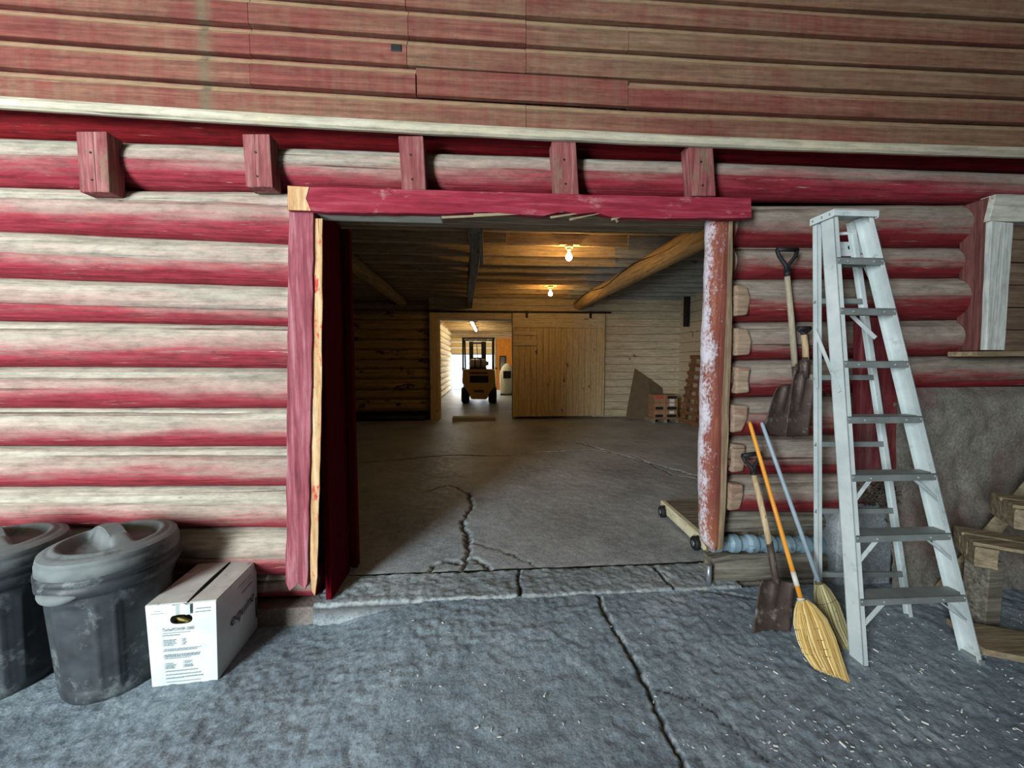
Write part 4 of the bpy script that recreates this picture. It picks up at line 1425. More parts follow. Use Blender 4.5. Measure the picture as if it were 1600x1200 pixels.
print_lines([(0.22, 0.62, 0.655, 0.003, False), (0.22, 0.46, 0.625, 0.005, True), (0.07, 0.25, 0.90, 0.003, False), (0.12, 0.22, 0.93, 0.003, True), (0.72, 0.92, 0.925, 0.005, True), (0.70, 0.92, 0.885, 0.005, True),
             (0.22, 0.40, 0.565, 0.005, True), (0.22, 0.38, 0.545, 0.004, True), (0.22, 0.40, 0.525, 0.004, True), (0.22, 0.37, 0.505, 0.004, True),
             (0.50, 0.55, 0.57, 0.005, True), (0.50, 0.54, 0.55, 0.005, True), (0.50, 0.56, 0.525, 0.005, True), (0.50, 0.53, 0.505, 0.005, True),
             (0.22, 0.76, 0.455, 0.004, True), (0.22, 0.70, 0.435, 0.005, True), (0.22, 0.75, 0.38, 0.006, True), (0.22, 0.74, 0.36, 0.006, True), (0.22, 0.60, 0.34, 0.004, True),
             (0.22, 0.34, 0.275, 0.004, True), (0.22, 0.38, 0.255, 0.004, True), (0.22, 0.36, 0.235, 0.005, True), (0.22, 0.35, 0.215, 0.005, True),
             (0.50, 0.62, 0.29, 0.004, True), (0.50, 0.62, 0.27, 0.004, True), (0.50, 0.62, 0.24, 0.006, True), (0.50, 0.64, 0.22, 0.006, True),
             (0.22, 0.70, 0.175, 0.005, True), (0.22, 0.74, 0.13, 0.005, True), (0.22, 0.48, 0.085, 0.006, True), (0.50, 0.78, 0.09, 0.006, True), (0.22, 0.74, 0.04, 0.003, False)])
sp = lambda v, z: bp(Wd + wid(z) + bul(v / Lc, z / Hc) + 0.007, v, z)
text_mesh('printed_name', 'equine', 0.088, 'ink', CB, sp(0.085, 0.22), ay, (0, 0, 1), 0.22, width=0.25, fn=lambda x, y: sp(0.085 + x, 0.22 + y))
m = MB()
for (v0, v1, z, h_) in ((0.18, 0.33, 0.385, 0.004), (0.20, 0.34, 0.365, 0.003), (0.21, 0.33, 0.335, 0.008)):
    a, c = sp(v0, z), sp(v1, z)
    m.add([a, c, c + Vector((0, 0, h_)), a + Vector((0, 0, h_))], [(0, 1, 2, 3)])
m.build('printed_lines', 'inkpale', CB)['kind'] = 'stuff'
a, c = sp(0.372, 0.08), sp(0.388, 0.08)
MB().add([a, c, c + Vector((0, 0, 0.13)), a + Vector((0, 0, 0.13))], [(0, 1, 2, 3)]).build('hand_slot', 'ink', CB)

# ------------------------------------------------------------------ step ladder
FL, FR = PF(1350, 1047), PF(1536, 1037)
FRr = Vector(FR); FLl = Vector(FL)
RLf, RRf = PF(1279, 957), PF(1427, 964)
TY = -0.40
TL, TR = PY(1302, 330, TY), PY(1364, 330, TY)
TR.z = TL.z
BLt, BRt = TL + Vector((0.0, 0.10, -0.01)), TR + Vector((0.0, 0.10, -0.01))
LD = thing('step_ladder', 'tall aluminium step ladder standing in front of the right log wall', 'ladder', ((FL.x + RRf.x) / 2, (FL.y + RRf.y) / 2, FL.z))


def channel(p0, p1, inward, w_, fl, t_=0.004):
    """C-section rail: web on the outside, flanges pointing inward; w_ is the depth front to back"""
    d = (p1 - p0).normalized()
    n = Vector(inward); n = (n - d * n.dot(d)).normalized()
    f = d.cross(n).normalized()
    if f.y > 0:
        f = -f                      # f points to the front (-Y)
    m = MB()

    def plate(a0, a1, c0, c1):      # spans along n from a0..a1 and along f from c0..c1
        vs = []
        for p in (p0, p1):
            for (a, c) in ((a0, c0), (a1, c0), (a1, c1), (a0, c1)):
                vs.append(p + n * a + f * c)
        m.add(vs, [(0, 1, 2, 3), (7, 6, 5, 4), (0, 4, 5, 1), (1, 5, 6, 2), (2, 6, 7, 3), (3, 7, 4, 0)])
    plate(0, t_, -w_, 0)
    plate(0, fl, -t_, 0)
    plate(0, fl, -w_, -w_ + t_)
    return m, n, f


xi_ = (FR - FL).normalized()
m, nL, fL = channel(FL, TL, xi_, 0.082, 0.026)
rl = m.build('front_rail', 'alu', LD)
m, nR, fR = channel(FR, TR, -xi_, 0.082, 0.026)
rr = m.build('front_rail', 'alu', LD)
for (a, b_, s) in ((RLf, BLt, 1), (RRf, BRt, -1)):
    m, n_, f_ = channel(a, b_, xi_ * s, 0.034, 0.024, 0.003)
    m.build('rear_rail', 'alu', LD)
step_px = [403, 482, 565, 652, 743, 838, 937]
nst = 8
for k in range(1, 8):
    # step height found on the front rails so that it matches the spacing of one foot
    tgt = step_px[7 - k]
    lo_, hi_ = 0.0, 1.0
    for _ in range(40):
        mid = (lo_ + hi_) / 2
        q = FL.lerp(TL, mid) - CAM
        c = RM.transposed() @ q
        py = 600 - F_PX * (c.y / -c.z)
        if py > tgt:
            lo_ = mid
        else:
            hi_ = mid
    t_ = lo_
    a, b_ = FL.lerp(TL, t_), FR.lerp(TR, t_)
    b_ = Vector((b_.x, b_.y, a.z + (b_.z - a.z) * 0.3))
    st = MB()
    a2, b2 = a + nL * 0.004, b_ + nR * 0.004
    d = 0.083
    st.prism([a2 + Vector((0, -0.004, 0.004)), b2 + Vector((0, -0.004, 0.004)), b2 + Vector((0, d, 0.004)), a2 + Vector((0, d, 0.004))], (0, 0, -0.006))
    st.prism([a2 + Vector((0, -0.004, 0.004)), b2 + Vector((0, -0.004, 0.004)), b2 + Vector((0, -0.004, -0.034)), a2 + Vector((0, -0.004, -0.034))], (0, 0.005, 0))
    st.prism([a2 + Vector((0, d, 0.004)), b2 + Vector((0, d, 0.004)), b2 + Vector((0, d, -0.028)), a2 + Vector((0, d, -0.028))], (0, -0.004, 0))
    so_ = st.build('step', 'alustep', LD, 0.0015)
    rv = MB()
    for u in (0.22, 0.78):
        p = a2.lerp(b2, u) + Vector((0, -0.004, -0.016))
        rv.tube([p, p + Vector((0, -0.005, 0))], 0.006, 8)
    for (p, f_) in ((a, fL), (b_, fR)):
        p = p + (nL if p is a else nR) * 0.013 + Vector((0, -0.002, -0.01))
        rv.tube([p, p + Vector((0, -0.005, 0))], 0.005, 8)
    rv.build('rivets', 'rivet', so_)['kind'] = 'stuff'
    if k <= 3:          # knee braces under the lower steps
        for (p, q, base, top) in ((a2, b2, FL, TL), (b2, a2, FR, TR)):
            s0 = p.lerp(q, 0.24) + Vector((0, 0.01, -0.03))
            s1 = base.lerp(top, t_ - 0.062) + (nL if base is FL else nR) * 0.01 + Vector((0, 0.012, 0))
            MB().bar(s0, s1, 0.004, 0.020, (0, 1, 0)).build('knee_brace', 'alu', LD)
for py in (470, 590, 695, 800, 900):
    # horizontal bars tying the rear rails
    def on(p0, p1):
        lo_, hi_ = 0.0, 1.0
        for _ in range(40):
            mid = (lo_ + hi_) / 2
            c = RM.transposed() @ (p0.lerp(p1, mid) - CAM)
            if 600 - F_PX * (c.y / -c.z) > py:
                lo_ = mid
            else:
                hi_ = mid
        return p0.lerp(p1, lo_)
    a, b_ = on(RLf, BLt), on(RRf, BRt)
    MB().bar(a + Vector((0, 0.02, 0)), b_ + Vector((0, 0.02, 0)), 0.02, 0.030).build('rear_bar', 'alustep', LD, 0.002)
# top cap
cz = TL.z
tc = MB().prism([TL + Vector((-0.012, -0.02, 0.0)), TR + Vector((0.012, -0.02, 0.0)), TR + Vector((0.012, 0.135, 0.0)), TL + Vector((-0.012, 0.135, 0.0))], (0, 0, 0.006))
tc.prism([TL + Vector((-0.012, -0.02, 0.004)), TR + Vector((0.012, -0.02, 0.004)), TR + Vector((0.012, -0.02, -0.03)), TL + Vector((-0.012, -0.02, -0.03))], (0, 0.004, 0))
tc.prism([TL + Vector((-0.012, -0.02, 0.004)), TL + Vector((-0.012, 0.135, 0.004)), TL + Vector((-0.012, 0.135, -0.035)), TL + Vector((-0.012, -0.02, -0.035))], (-0.004, 0, 0))
tc.prism([TR + Vector((0.012, -0.02, 0.004)), TR + Vector((0.012, 0.135, 0.004)), TR + Vector((0.012, 0.135, -0.035)), TR + Vector((0.012, -0.02, -0.035))], (0.004, 0, 0))
tco = tc.build('top_cap', 'alu', LD, 0.001)
rv = MB()
for dy in (0.0, 0.05, 0.11):
    p = TL + Vector((-0.016, dy, -0.016))
    rv.tube([p, p + Vector((-0.005, 0, 0))], 0.006, 8)
rv.build('rivets', 'rivet', tco)['kind'] = 'stuff'
# folding spreaders: hinged bars from the rear rail to the front rail
for (f0, f1, r0, r1, sgn, px) in ((FL, TL, RLf, BLt, -1, ((1273, 515), (1312, 612))), (FR, TR, RRf, BRt, -1, ((1330, 492), (1368, 528)))):
    a, b_ = PY(*px[0], r0.lerp(r1, 0.62).y - 0.01), PY(*px[1], f0.lerp(f1, 0.55).y + 0.03)
    MB().bar(a, b_, 0.004, 0.02, (0, 1, 0)).build('spreader', 'alu', LD)
a, b_ = PY(1274, 520, -0.30), PY(1276, 606, -0.30)
MB().bar(a, b_, 0.004, 0.018, (0, 1, 0)).build('spreader', 'alu', LD)
# folded pail shelf behind the top step
y0 = TY + 0.13
p = [PY(x, y, y0) for x, y in ((1302, 366), (1330, 364), (1339, 372), (1346, 396))]
sh = MB().tube(p, 0.009, 8)
sh.prism([PY(x, y, y0 + 0.01) for x, y in ((1303, 378), (1337, 378), (1345, 400), (1303, 400))], (0, 0.006, 0))
sh.bar(PY(1345, 398, y0), PY(1370, 458, y0 + 0.03), 0.006, 0.022, (0, 1, 0))
sh.build('pail_shelf', 'alu', LD)
q = PY(1330, 386, y0)
MB().tube([q + Vector((0, 0.012, 0)), q + Vector((0, 0.008, 0))], 0.012, 12).build('shelf_hole', 'black', LD)
for (p0, n_) in ((FL, nL), (FR, nR)):
    MB().lohi((p0.x - 0.015 + (0.012 if n_ is nL else -0.012), p0.y - 0.008, p0.z - 0.006), (p0.x + 0.015 + (0.012 if n_ is nL else -0.012), p0.y + 0.09, p0.z + 0.02)).build('rubber_foot', 'alustep', LD, 0.003)

# ------------------------------------------------------------------ shovels and brooms


def lerp(a, b, t):
    return a + (b - a) * t


def shovel(name_label, grip, neck, shaft, socket, blade, ymap, shaft_mat, dish=0.03):
    """all given in picture points on a sloping plane whose depth is ymap(py)"""
    W = lambda p: PY(p[0], p[1], ymap(p[1]))
    base = W(((blade[2][0] + blade[3][0]) / 2, (blade[2][1] + blade[3][1]) / 2))
    t = thing('shovel', name_label, 'shovel', base, 'shovels at the right of the doorway')
    g0, g1, nk = W(grip[0]), W(grip[1]), W(neck)
    g = MB().tube([g0, g1], 0.014, 12)
    mid = (g0 + g1) / 2
    for e in (g0, g1):
        c1_ = e.lerp(nk, 0.30) + (e - mid) * 0.10
        c2_ = e.lerp(nk, 0.72) + (mid - e) * 0.15
        g.tube([e, c1_, c2_, nk], [0.012, 0.011, 0.012, 0.018], 10)
    g.tube([nk, nk.lerp(W(shaft[0]), 1.0)], [0.02, 0.019], 12)
    g.build('d_handle', 'black', t)
    s = [W(shaft[0]), W(shaft[1])]
    MB().tube([s[0], s[0].lerp(s[1], 0.5) + Vector((0, -0.004, 0)), s[1]], [0.0165, 0.0175, 0.018], 14).build('shaft', shaft_mat, t)
    k0, k1 = W(socket[0]), W(socket[1])
    bl = [W(p) for p in blade]        # TL TR BR BL
    n = (bl[1] - bl[0]).cross(bl[3] - bl[0]).normalized()
    if n.y > 0:
        n = -n
    MB().tube([k0, k0.lerp(k1, 0.5), k1], [0.019, 0.020, 0.017], 12).build('socket', 'rust', t)
    P = []
    N = 15
    for i in range(N):
        u = i / (N - 1)
        row = []
        for j in range(N):
            v = j / (N - 1)
            p = bl[0].lerp(bl[1], u).lerp(bl[3].lerp(bl[2], u), v)
            c = -dish * (1 - (2 * u - 1) ** 2) * (1 - 0.45 * v) + 0.004
            ridge = 0.026 * math.exp(-((u - 0.5) / 0.11) ** 2) * (1 - sstep(0.15, 0.7, v))
            shoulder = 0.02 * (1 - float(sstep(0.0, 0.12, v))) * abs(2 * u - 1)
            row.append(p + n * (c + float(ridge)) + n * shoulder)
        P.append(row)
    MB().grid(P, True).build('blade', 'rust', t, 0, 0.004)
    return t


pin = lambda y0, Y0, y1, Y1: (lambda y: Y0 + (Y1 - Y0) * (y - y0) / (y1 - y0))
shovel('shovel with black handle hung high on the log wall', ((1214, 390), (1246, 390)), (1230, 424), ((1230, 432), (1242, 572)), ((1242, 568), (1245, 612)),
       ((1212, 604), (1250, 600), (1240, 684), (1190, 676)), pin(385, -0.075, 685, -0.085), 'handlegrey')
shovel('shorter shovel with yellowish shaft hung half behind the ladder', ((1247, 513), (1266, 513)), (1256, 522), ((1256, 523), (1259, 562)), ((1258, 558), (1259, 590)),
       ((1240, 578), (1276, 584), (1262, 680), (1226, 682)), pin(510, -0.125, 685, -0.145), 'handlewood')
fy = PF(1205, 989)
shovel('square-nosed shovel standing on the floor with pale wooden shaft', ((1160, 712), (1188, 708)), (1177, 738), ((1178, 742), (1203, 852)), ((1202, 845), (1213, 912)),
       ((1187, 906), (1240, 910), (1234, 988), (1175, 990)), pin(708, -0.10, 989, fy.y), 'handlewood')


def broom(label, top, neck, rows, ymap, hmat, smat, n=330, bands=(0.36, 0.50, 0.62, 0.74), strip=None):
    """rows: list of (left px, right px) pairs down the head from the neck to the tips"""
    W = lambda p: PY(p[0], p[1], ymap(p[1]))
    base = W(((rows[-1][0][0] + rows[-1][1][0]) / 2, (rows[-1][0][1] + rows[-1][1][1]) / 2))
    t = thing('broom', label, 'broom', base, 'brooms at the right of the doorway')
    a, b_ = W(top), W(neck)
    MB().tube([a, a.lerp(b_, 0.02), a.lerp(b_, 0.5), b_], [0.008, 0.0115, 0.012, 0.0125], 14).build('handle', hmat, t)
    if strip:
        MB().tube([a.lerp(b_, strip[0]), a.lerp(b_, strip[1])], 0.0135, 14).build('worn_sleeve', 'wire', t)
    R = [(W(l), W(r)) for l, r in rows]
    nrm = (R[1][1] - R[1][0]).cross(R[-1][0] - R[0][0]).normalized()
    if nrm.y > 0:
        nrm = -nrm
    L = len(R) - 1
    th = lambda u: np.interp(u, [0, 0.25, 0.5, 1.0], [0.020, 0.036, 0.030, 0.020])

    def at(u, s, w_):
        x = u * L
        i = min(L - 1, int(x)); f = x - i
        l = R[i][0].lerp(R[i + 1][0], f); r = R[i][1].lerp(R[i + 1][1], f)
        return l.lerp(r, s) + nrm * (w_ * float(th(u)) * math.sqrt(max(0.05, 1 - (2 * s - 1) ** 2)))
    core = MB()
    P = []
    for i in range(13):
        u = i / 12 * 0.90
        ring = []
        for k in range(20):
            an = 2 * math.pi * k / 20
            ring.append(at(u, 0.5 + 0.46 * math.cos(an), 0.0) + nrm * (math.sin(an) * float(th(u)) * 0.72))
        ring.append(ring[0])
        P.append(ring)
    core.grid(P, True)
    core.build('bristle_core', 'strawdeep', t)
    br = MB()
    tones = []
    for k in range(n):
        s0 = random.random()
        s1 = min(1, max(0, s0 + random.uniform(-0.06, 0.06)))
        w_ = random.uniform(0.7, 1.25) * (1 if random.random() < 0.75 else -1)
        e = 1.0 + random.uniform(-0.06, 0.035)
        pts = []
        for u in (0.0, 0.12, 0.3, 0.5, 0.72, 1.0):
            uu = min(u * e, 1.0)
            p = at(uu, lerp(s0, s1, u), w_)
            if u * e > 1:
                p = p + (at(1.0, s1, w_) - at(0.9, s1, w_)) * ((u * e - 1) * 6)
            pts.append(p)
        br.tube(pts, [0.003, 0.003, 0.003, 0.0028, 0.0024, 0.0012], 4, False, False)
        tones += [random.random()] * 24
    bo = br.build('bristles', smat, t, fixn=False)
    bo['kind'] = 'stuff'
    tn = bo.data.attributes.new('tone', 'FLOAT', 'POINT')
    tn.data.foreach_set('value', np.asarray(tones, np.float32))
    for u in bands:
        pts = [at(u, 0.5 + 0.50 * math.cos(an), 0) + nrm * (math.sin(an) * float(th(u)) * 1.12) for an in np.linspace(0, 2 * math.pi, 25)]
        MB().tube(pts, 0.0022, 6, False).build('stitching', 'twine', t)
    wr_ = MB()
    d = (b_ - a).normalized()
    for k in range(5):
        wr_.tube([b_ + d * (k * 0.009 - 0.012), b_ + d * (k * 0.009 - 0.004)], [0.019 + 0.001 * k, 0.019 + 0.001 * k], 14)
    wr_.build('wire_wrap', 'wire' if smat == 'straw' else 'strawold', t)
    return t


tip = PF(1318, 1064)
broom('corn broom with orange handle and bright straw head', (1171, 659), (1252, 938),
      [((1247, 940), (1259, 937)), ((1240, 962), (1281, 952)), ((1244, 990), (1300, 985)), ((1252, 1012), (1309, 1012)), ((1258, 1026), (1317, 1036)), ((1272, 1044), (1327, 1066))],
      pin(658, -0.09, 1064, tip.y), 'orangepaint', 'straw', 420, strip=(0.86, 0.93))
tip = PF(1340, 1046)
broom('old corn broom with grey-blue handle tucked beside the ladder', (1190, 660), (1280, 912),
      [((1275, 914), (1285, 911)), ((1274, 938), (1300, 925)), ((1280, 965), (1315, 958)), ((1292, 990), (1324, 988)), ((1310, 1015), (1336, 1016)), ((1338, 1044), (1350, 1046))],
      pin(658, -0.09, 1046, tip.y + 0.10), 'greypaint', 'strawold', 300, bands=(0.25, 0.35, 0.45))

# ------------------------------------------------------------------ timber, pipe and debris at the wall foot
a, b_ = PY(1122, 905, 0.06), PY(1345, 912, 0.06)
zt = PY(1200, 869, 0.06).z
tb = MB()
rows = []
for k in range(30):
    u = k / 29
    x = a.x - 0.02 + (b_.x + 0.15 - a.x) * u
    j = 0.014 * float(vnoise(u * 9, 5.1))
    lo_ = 0.03 * (1 - float(sstep(0, 0.12, u)))
    rows.append([(x, 0.21, -0.01), (x, 0.21, zt - 0.01 - lo_), (x, 0.10, zt + j - lo_), (x, 0.065 + j * .6, zt - 0.02 + j - lo_), (x, 0.055 + j, zt * 0.5), (x, 0.065 + j, 0.0), (x, 0.10, -0.01), (x, 0.21, -0.01)])
tb.grid(rows, False)
tb.f.append(tuple(range(7))); tb.f.append(tuple(29 * 8 + i for i in range(7))); tb.smooth += [False, False]
to = tb.build('timber_beam', 'timber', None)
tag(to, 'weathered grey timber beam lying at the foot of the log wall', 'beam')
p0, p1 = PY(1112, 848, 0.13), PY(1300, 851, 0.13)
prof = []
n = 42
Lp = (p1 - p0).length
for k in range(n):
    u = k / (n - 1)
    rib = 0.012 if (k // 3) % 2 == 0 else 0.0
    prof.append((0.052 + rib, u * Lp))
PP = thing('pipe', 'pale blue banded pipe lying behind the timber beam', 'pipe', (p0.x, p0.y, p0.z))
MB().lathe(p0, prof, 24, (p1 - p0).normalized(), smooth=False).build('ribbed_body', 'pipe', PP)
MB().lathe(p1 - (p1 - p0).normalized() * 0.02, [(0.068, 0), (0.068, 0.16), (0.05, 0.165)], 24, (p1 - p0).normalized()).build('end_collar', 'rust', PP)
# nest of dirt behind the ladder
ne = MB()
c0 = PY(1372, 775, -0.12)
for k in range(160):
    a = c0 + Vector((random.gauss(0, 0.05), random.gauss(0, 0.02), random.gauss(0, 0.05)))
    d = Vector((random.uniform(-1, 1), random.uniform(-1, 1), random.uniform(-1, 1))) * 0.03
    ne.bar(a, a + d, 0.008, 0.006)
no_ = ne.build('dirt_clump', 'greydirt', None)
no_['kind'] = 'stuff'
tag(no_, 'dark clump of twigs and dirt caught behind the ladder', 'debris')
# chips of straw and grit scattered on the floor
ch = MB()
for k in range(330):
    px, py = random.uniform(1180, 1600), random.uniform(960, 1200)
    if random.random() < 0.25:
        px = random.uniform(600, 1200)
    p = PF(px, py)
    a = random.uniform(0, 6.28)
    s = random.uniform(0.0016, 0.0038) * (1.8 if random.random() < 0.1 else 1)
    d = Vector((math.cos(a), math.sin(a), 0)) * s * 1.8
    ch.bar(p - d + Vector((0, 0, 0.008)), p + d + Vector((0, 0, 0.010)), s, s * 0.8)
co = ch.build('floor_chips', 'bag', None)
co['kind'] = 'stuff'
tag(co, 'pale chips and grit scattered over the concrete floor', 'debris')

# ------------------------------------------------------------------ pallets and planks on the far right


def pallet(origin, ux, uy, uz, L, Wd_, label, nd=6):
    o = Vector(origin); ux, uy, uz = Vector(ux).normalized(), Vector(uy).normalized(), Vector(uz).normalized()
    t = thing('pallet', label, 'pallet', o, 'pallets in the right corner')
    rot = Matrix((ux, uy, uz)).transposed()
    for k in range(nd):
        MB().box(o + ux * (L / 2) + uy * (Wd_ * (k + 0.5) / nd) + uz * 0.125, (L, Wd_ / nd * 0.80, 0.02), rot).build('deck_board', 'pallet', t, 0.003)
    for k in range(3):
        x = (0.05, L / 2, L - 0.05)[k]
        for j in range(3):
            y = (0.05, Wd_ / 2, Wd_ - 0.05)[j]
            MB().box(o + ux * x + uy * y + uz * 0.06, (0.09, 0.09, 0.085), rot).build('block', 'pallet', t, 0.003)
        MB().box(o + ux * x + uy * (Wd_ / 2) + uz * 0.106, (0.09, Wd_, 0.016), rot).build('stringer_board', 'pallet', t, 0.002)
        MB().box(o + ux * x + uy * (Wd_ / 2) + uz * 0.010, (0.09, Wd_, 0.018), rot).build('bottom_board', 'pallet', t, 0.002)
    return t


zc_ = float(zfloor(3, -.3))
q0 = PY(1520, 884, -0.48)
pallet((q0.x, -0.48, q0.z), (0.8, -0.6, 0), (0.6, 0.8, 0), (0, 0, 1), 1.0, 0.30, 'lower grey wooden pallet in the corner right of the ladder', 2)
q1 = PY(1582, 826, -0.50)
pallet((q1.x, -0.50, max(q1.z, q0.z + 0.137)), (0.8, -0.6, 0), (0.6, 0.8, 0), (0, 0, 1), 0.9, 0.28, 'upper grey wooden pallet stacked on the lower one', 2)
# planks that carry the stack off the floor
sp_ = thing('wooden_crib', 'dark wooden blocks under the stacked pallets', 'timber', (q0.x + 0.5, -0.4, zc_))
for tx in (0.10, 0.85):
    cq = Vector((q0.x, -0.48, 0)) + Vector((0.8, -0.6, 0)) * tx + Vector((0.6, 0.8, 0)) * 0.17
    MB().lohi((cq.x - 0.05, cq.y - 0.06, zc_ - 0.03), (cq.x + 0.05, cq.y + 0.06, q0.z + 0.001)).build('crib_block', 'timber', sp_, 0.006)
a, b_ = PF(1466, 932) + Vector((0, 0, 0.02)), PY(1640, 725, -0.27)
pl = MB().bar(a, b_, 0.028, 0.07, (0, 0.6, 1)).build('leaning_plank', 'pallet', None, 0.004)
tag(pl, 'narrow plank leaning diagonally across the stacked pallets', 'plank')
f0, f1 = PF(1549, 962), PF(1600, 992)
g0 = PY(1517, 899, -0.46)
dirp = Vector((0.93, -0.37, -0.03)).normalized()
for (px, py, Yp, L, wd_, th_, lab) in ((1512, 915, -0.56, 1.3, 0.26, 0.035, 'wide plank on the floor in front of the pallets'), ):
    p = PY(px, py, Yp)
    z0 = float(zfloor(p.x, p.y))
    c = Vector((p.x, p.y, z0 + 0.06)) + dirp * (L / 2)
    rot = Matrix((dirp, Vector((0, 0, 1)).cross(dirp).normalized(), dirp.cross(Vector((0, 0, 1)).cross(dirp)).normalized())).transposed()
    o = MB().box(c, (L, wd_, th_), rot).build('floor_plank', 'pallet', None, 0.004)
    tag(o, lab, 'plank')

# ------------------------------------------------------------------ creeper with casters inside the doorway
w1, w2 = PZ(1034, 808, 0), PZ(1086, 859, 0)
CR = thing('creeper', 'pale wooden creeper board on black casters behind the flaking post', 'dolly', w1.lerp(w2, 0.5))
d = (w2 - w1).normalized()
s = Vector((-d.y, d.x, 0))
if s.x < 0:
    s = -s
MB().bar(w1 + s * 0.05 + Vector((0, 0, 0.085)) - d * 0.10, w2 + s * 0.05 + Vector((0, 0, 0.085)) + d * 0.08, 0.045, 0.10).build('side_board', 'creepwood', CR, 0.004)
MB().bar(w1 + s * 0.25 + Vector((0, 0, 0.12)) - d * 0.10, w2 + s * 0.25 + Vector((0, 0, 0.12)) + d * 0.08, 0.40, 0.02).build('deck', 'timber', CR, 0.003)
MB().bar(w1 + s * 0.45 + Vector((0, 0, 0.07)) - d * 0.10, w2 + s * 0.45 + Vector((0, 0, 0.07)) + d * 0.08, 0.04, 0.09).build('side_board', 'creepwood', CR, 0.004)
for p in (w1, w2, w1 + s * 0.45, w2 + s * 0.45):
    c = p + Vector((0, 0, 0.056))
    ax_ = s
    wo = MB().lathe(c - ax_ * 0.02, [(0.030, 0.0), (0.050, 0.002), (0.056, 0.008), (0.056, 0.036), (0.050, 0.042), (0.03, 0.044)], 22, ax_).build('caster_wheel', 'black', CR)
    MB().lathe(c - ax_ * 0.024, [(0.012, 0.0), (0.024, 0.002), (0.024, 0.006)], 14, ax_).build('hub', 'galv', wo)
    MB().bar(c, c + Vector((0, 0, 0.06)) + s * 0.03, 0.012, 0.03, d).build('caster_fork', 'dark', CR)

# ------------------------------------------------------------------ things at the back of the inner room
sy = YK - 0.30
W2 = lambda x, y, Y_: PY(x, y, Y_)
cs = thing('cardboard_sheet', 'large folded grey-brown cardboard sheet leaning on the back wall', 'cardboard', (PY(1000, 650, sy).x, sy, 0))
pts = [PY(992, 576, YK - 0.12), PY(1012, 590, YK - 0.16), PY(1024, 655, sy), PY(978, 654, sy), PY(981, 634, sy + 0.05)]
MB().prism(pts, (0, 0.012, 0)).build('front_fold', 'kraftdark', cs)
pts = [PY(1012, 590, YK - 0.16), PY(1034, 606, YK - 0.12), PY(1036, 654, sy + 0.08), PY(1024, 655, sy)]
MB().prism(pts, (0.01, 0.010, 0)).build('side_fold', 'kraftdark', cs)
py_ = YK - 0.88
a = PY(1024, 660, py_)
pw = thing('pallet', 'low wooden pallet under the stacked brown cartons', 'pallet', (a.x + 0.4, py_ + 0.3, 0))
for k in range(4):
    board('deck_board', (a.x - 0.08, py_ + 0.12 * k, 0.085), (a.x + 0.60, py_ + 0.12 * k + 0.10, 0.105), 'pallet', pw, 0.003)
for k in range(3):
    board('stringer', (a.x - 0.08 + 0.30 * k, py_, 0.0), (a.x + 0.0 + 0.30 * k, py_ + 0.46, 0.085), 'pallet', pw, 0.003)
lev = ['bottom', 'middle', 'top']
for col_ in range(2):
    for k in range(3):
        x0 = a.x + 0.0 + 0.29 * col_
        y0 = py_ + 0.06 - 0.02 * col_
        z0 = 0.107 + 0.192 * k
        c = thing('carton', '%s brown carton of the %s column stacked on the low pallet' % (lev[k], ('left', 'right')[col_]), 'box', (x0 + 0.17, y0 + 0.2, z0), 'brown cartons by the back wall')
        board('body', (x0, y0, z0), (x0 + 0.283, y0 + 0.38, z0 + 0.188), 'kraft', c, 0.004)
        board('dark_band', (x0 + 0.02, y0 - 0.003, z0 + (0.02 if k < 2 else 0.10)), (x0 + (0.265 if col_ else 0.22), y0 + 0.002, z0 + (0.09 if k < 2 else 0.165)), 'black' if not (col_ == 0 and k == 2) else 'label_r', c, 0)
        if col_ == 1:
            board('paper_label', (x0 + 0.08, y0 - 0.004, z0 + 0.11 if k < 2 else z0 + 0.01), (x0 + 0.20, y0 + 0.002, z0 + 0.18 if k < 2 else z0 + 0.09), 'label_w', c, 0)
# tall slatted skid leaning on the side wall
SK = thing('slatted_skid', 'tall brown slatted skid leaning against the whitewashed side wall', 'pallet', (XW - 0.35, 5.7, 0))
ya, yb_ = PX(1098, 600, XW - 0.2).y - 0.5, min(PX(1058, 600, XW - 0.2).y, YK - 0.95)
lean = lambda z: XW - 0.47 + 0.16 * z
zt_ = PX(1075, 556, XW - 0.06).z
ns = 9
for k in range(ns):
    z0 = 0.06 + (zt_ - 0.14) * k / (ns - 1)
    MB().bar((lean(z0 + .04), ya, z0 + 0.045), (lean(z0 + .04), yb_, z0 + 0.045), 0.025, 0.09).build('slat', 'palletred', SK, 0.003)
for yy in (ya + 0.05, (ya + yb_) / 2, yb_ - 0.05):
    MB().bar((lean(0) + 0.06, yy, 0.0), (lean(zt_) + 0.06, yy, zt_), 0.05, 0.09, (1, 0, 0)).build('stringer', 'palletred', SK, 0.003)
st_ = PZ(740, 657, 0)
o = MB().lohi((PZ(707, 657, 0).x, st_.y - 0.02, 0), (PZ(774, 657, 0).x, st_.y + 0.3, 0.075)).build('door_step', 'greyx', None, 0.008)
tag(o, 'pale plank step in front of the far doorway', 'step')
pz = PY(600, 652, YK - 0.15)
o = MB().tube([(-5.0, YK - 0.14, 0.075), (-3.3, YK - 0.14, 0.08), (xd0 - 0.35, YK - 0.14, 0.075)], 0.07, 16).build('black_pipe', 'black', None)
tag(o, 'long black pipe lying along the back wall', 'pipe')

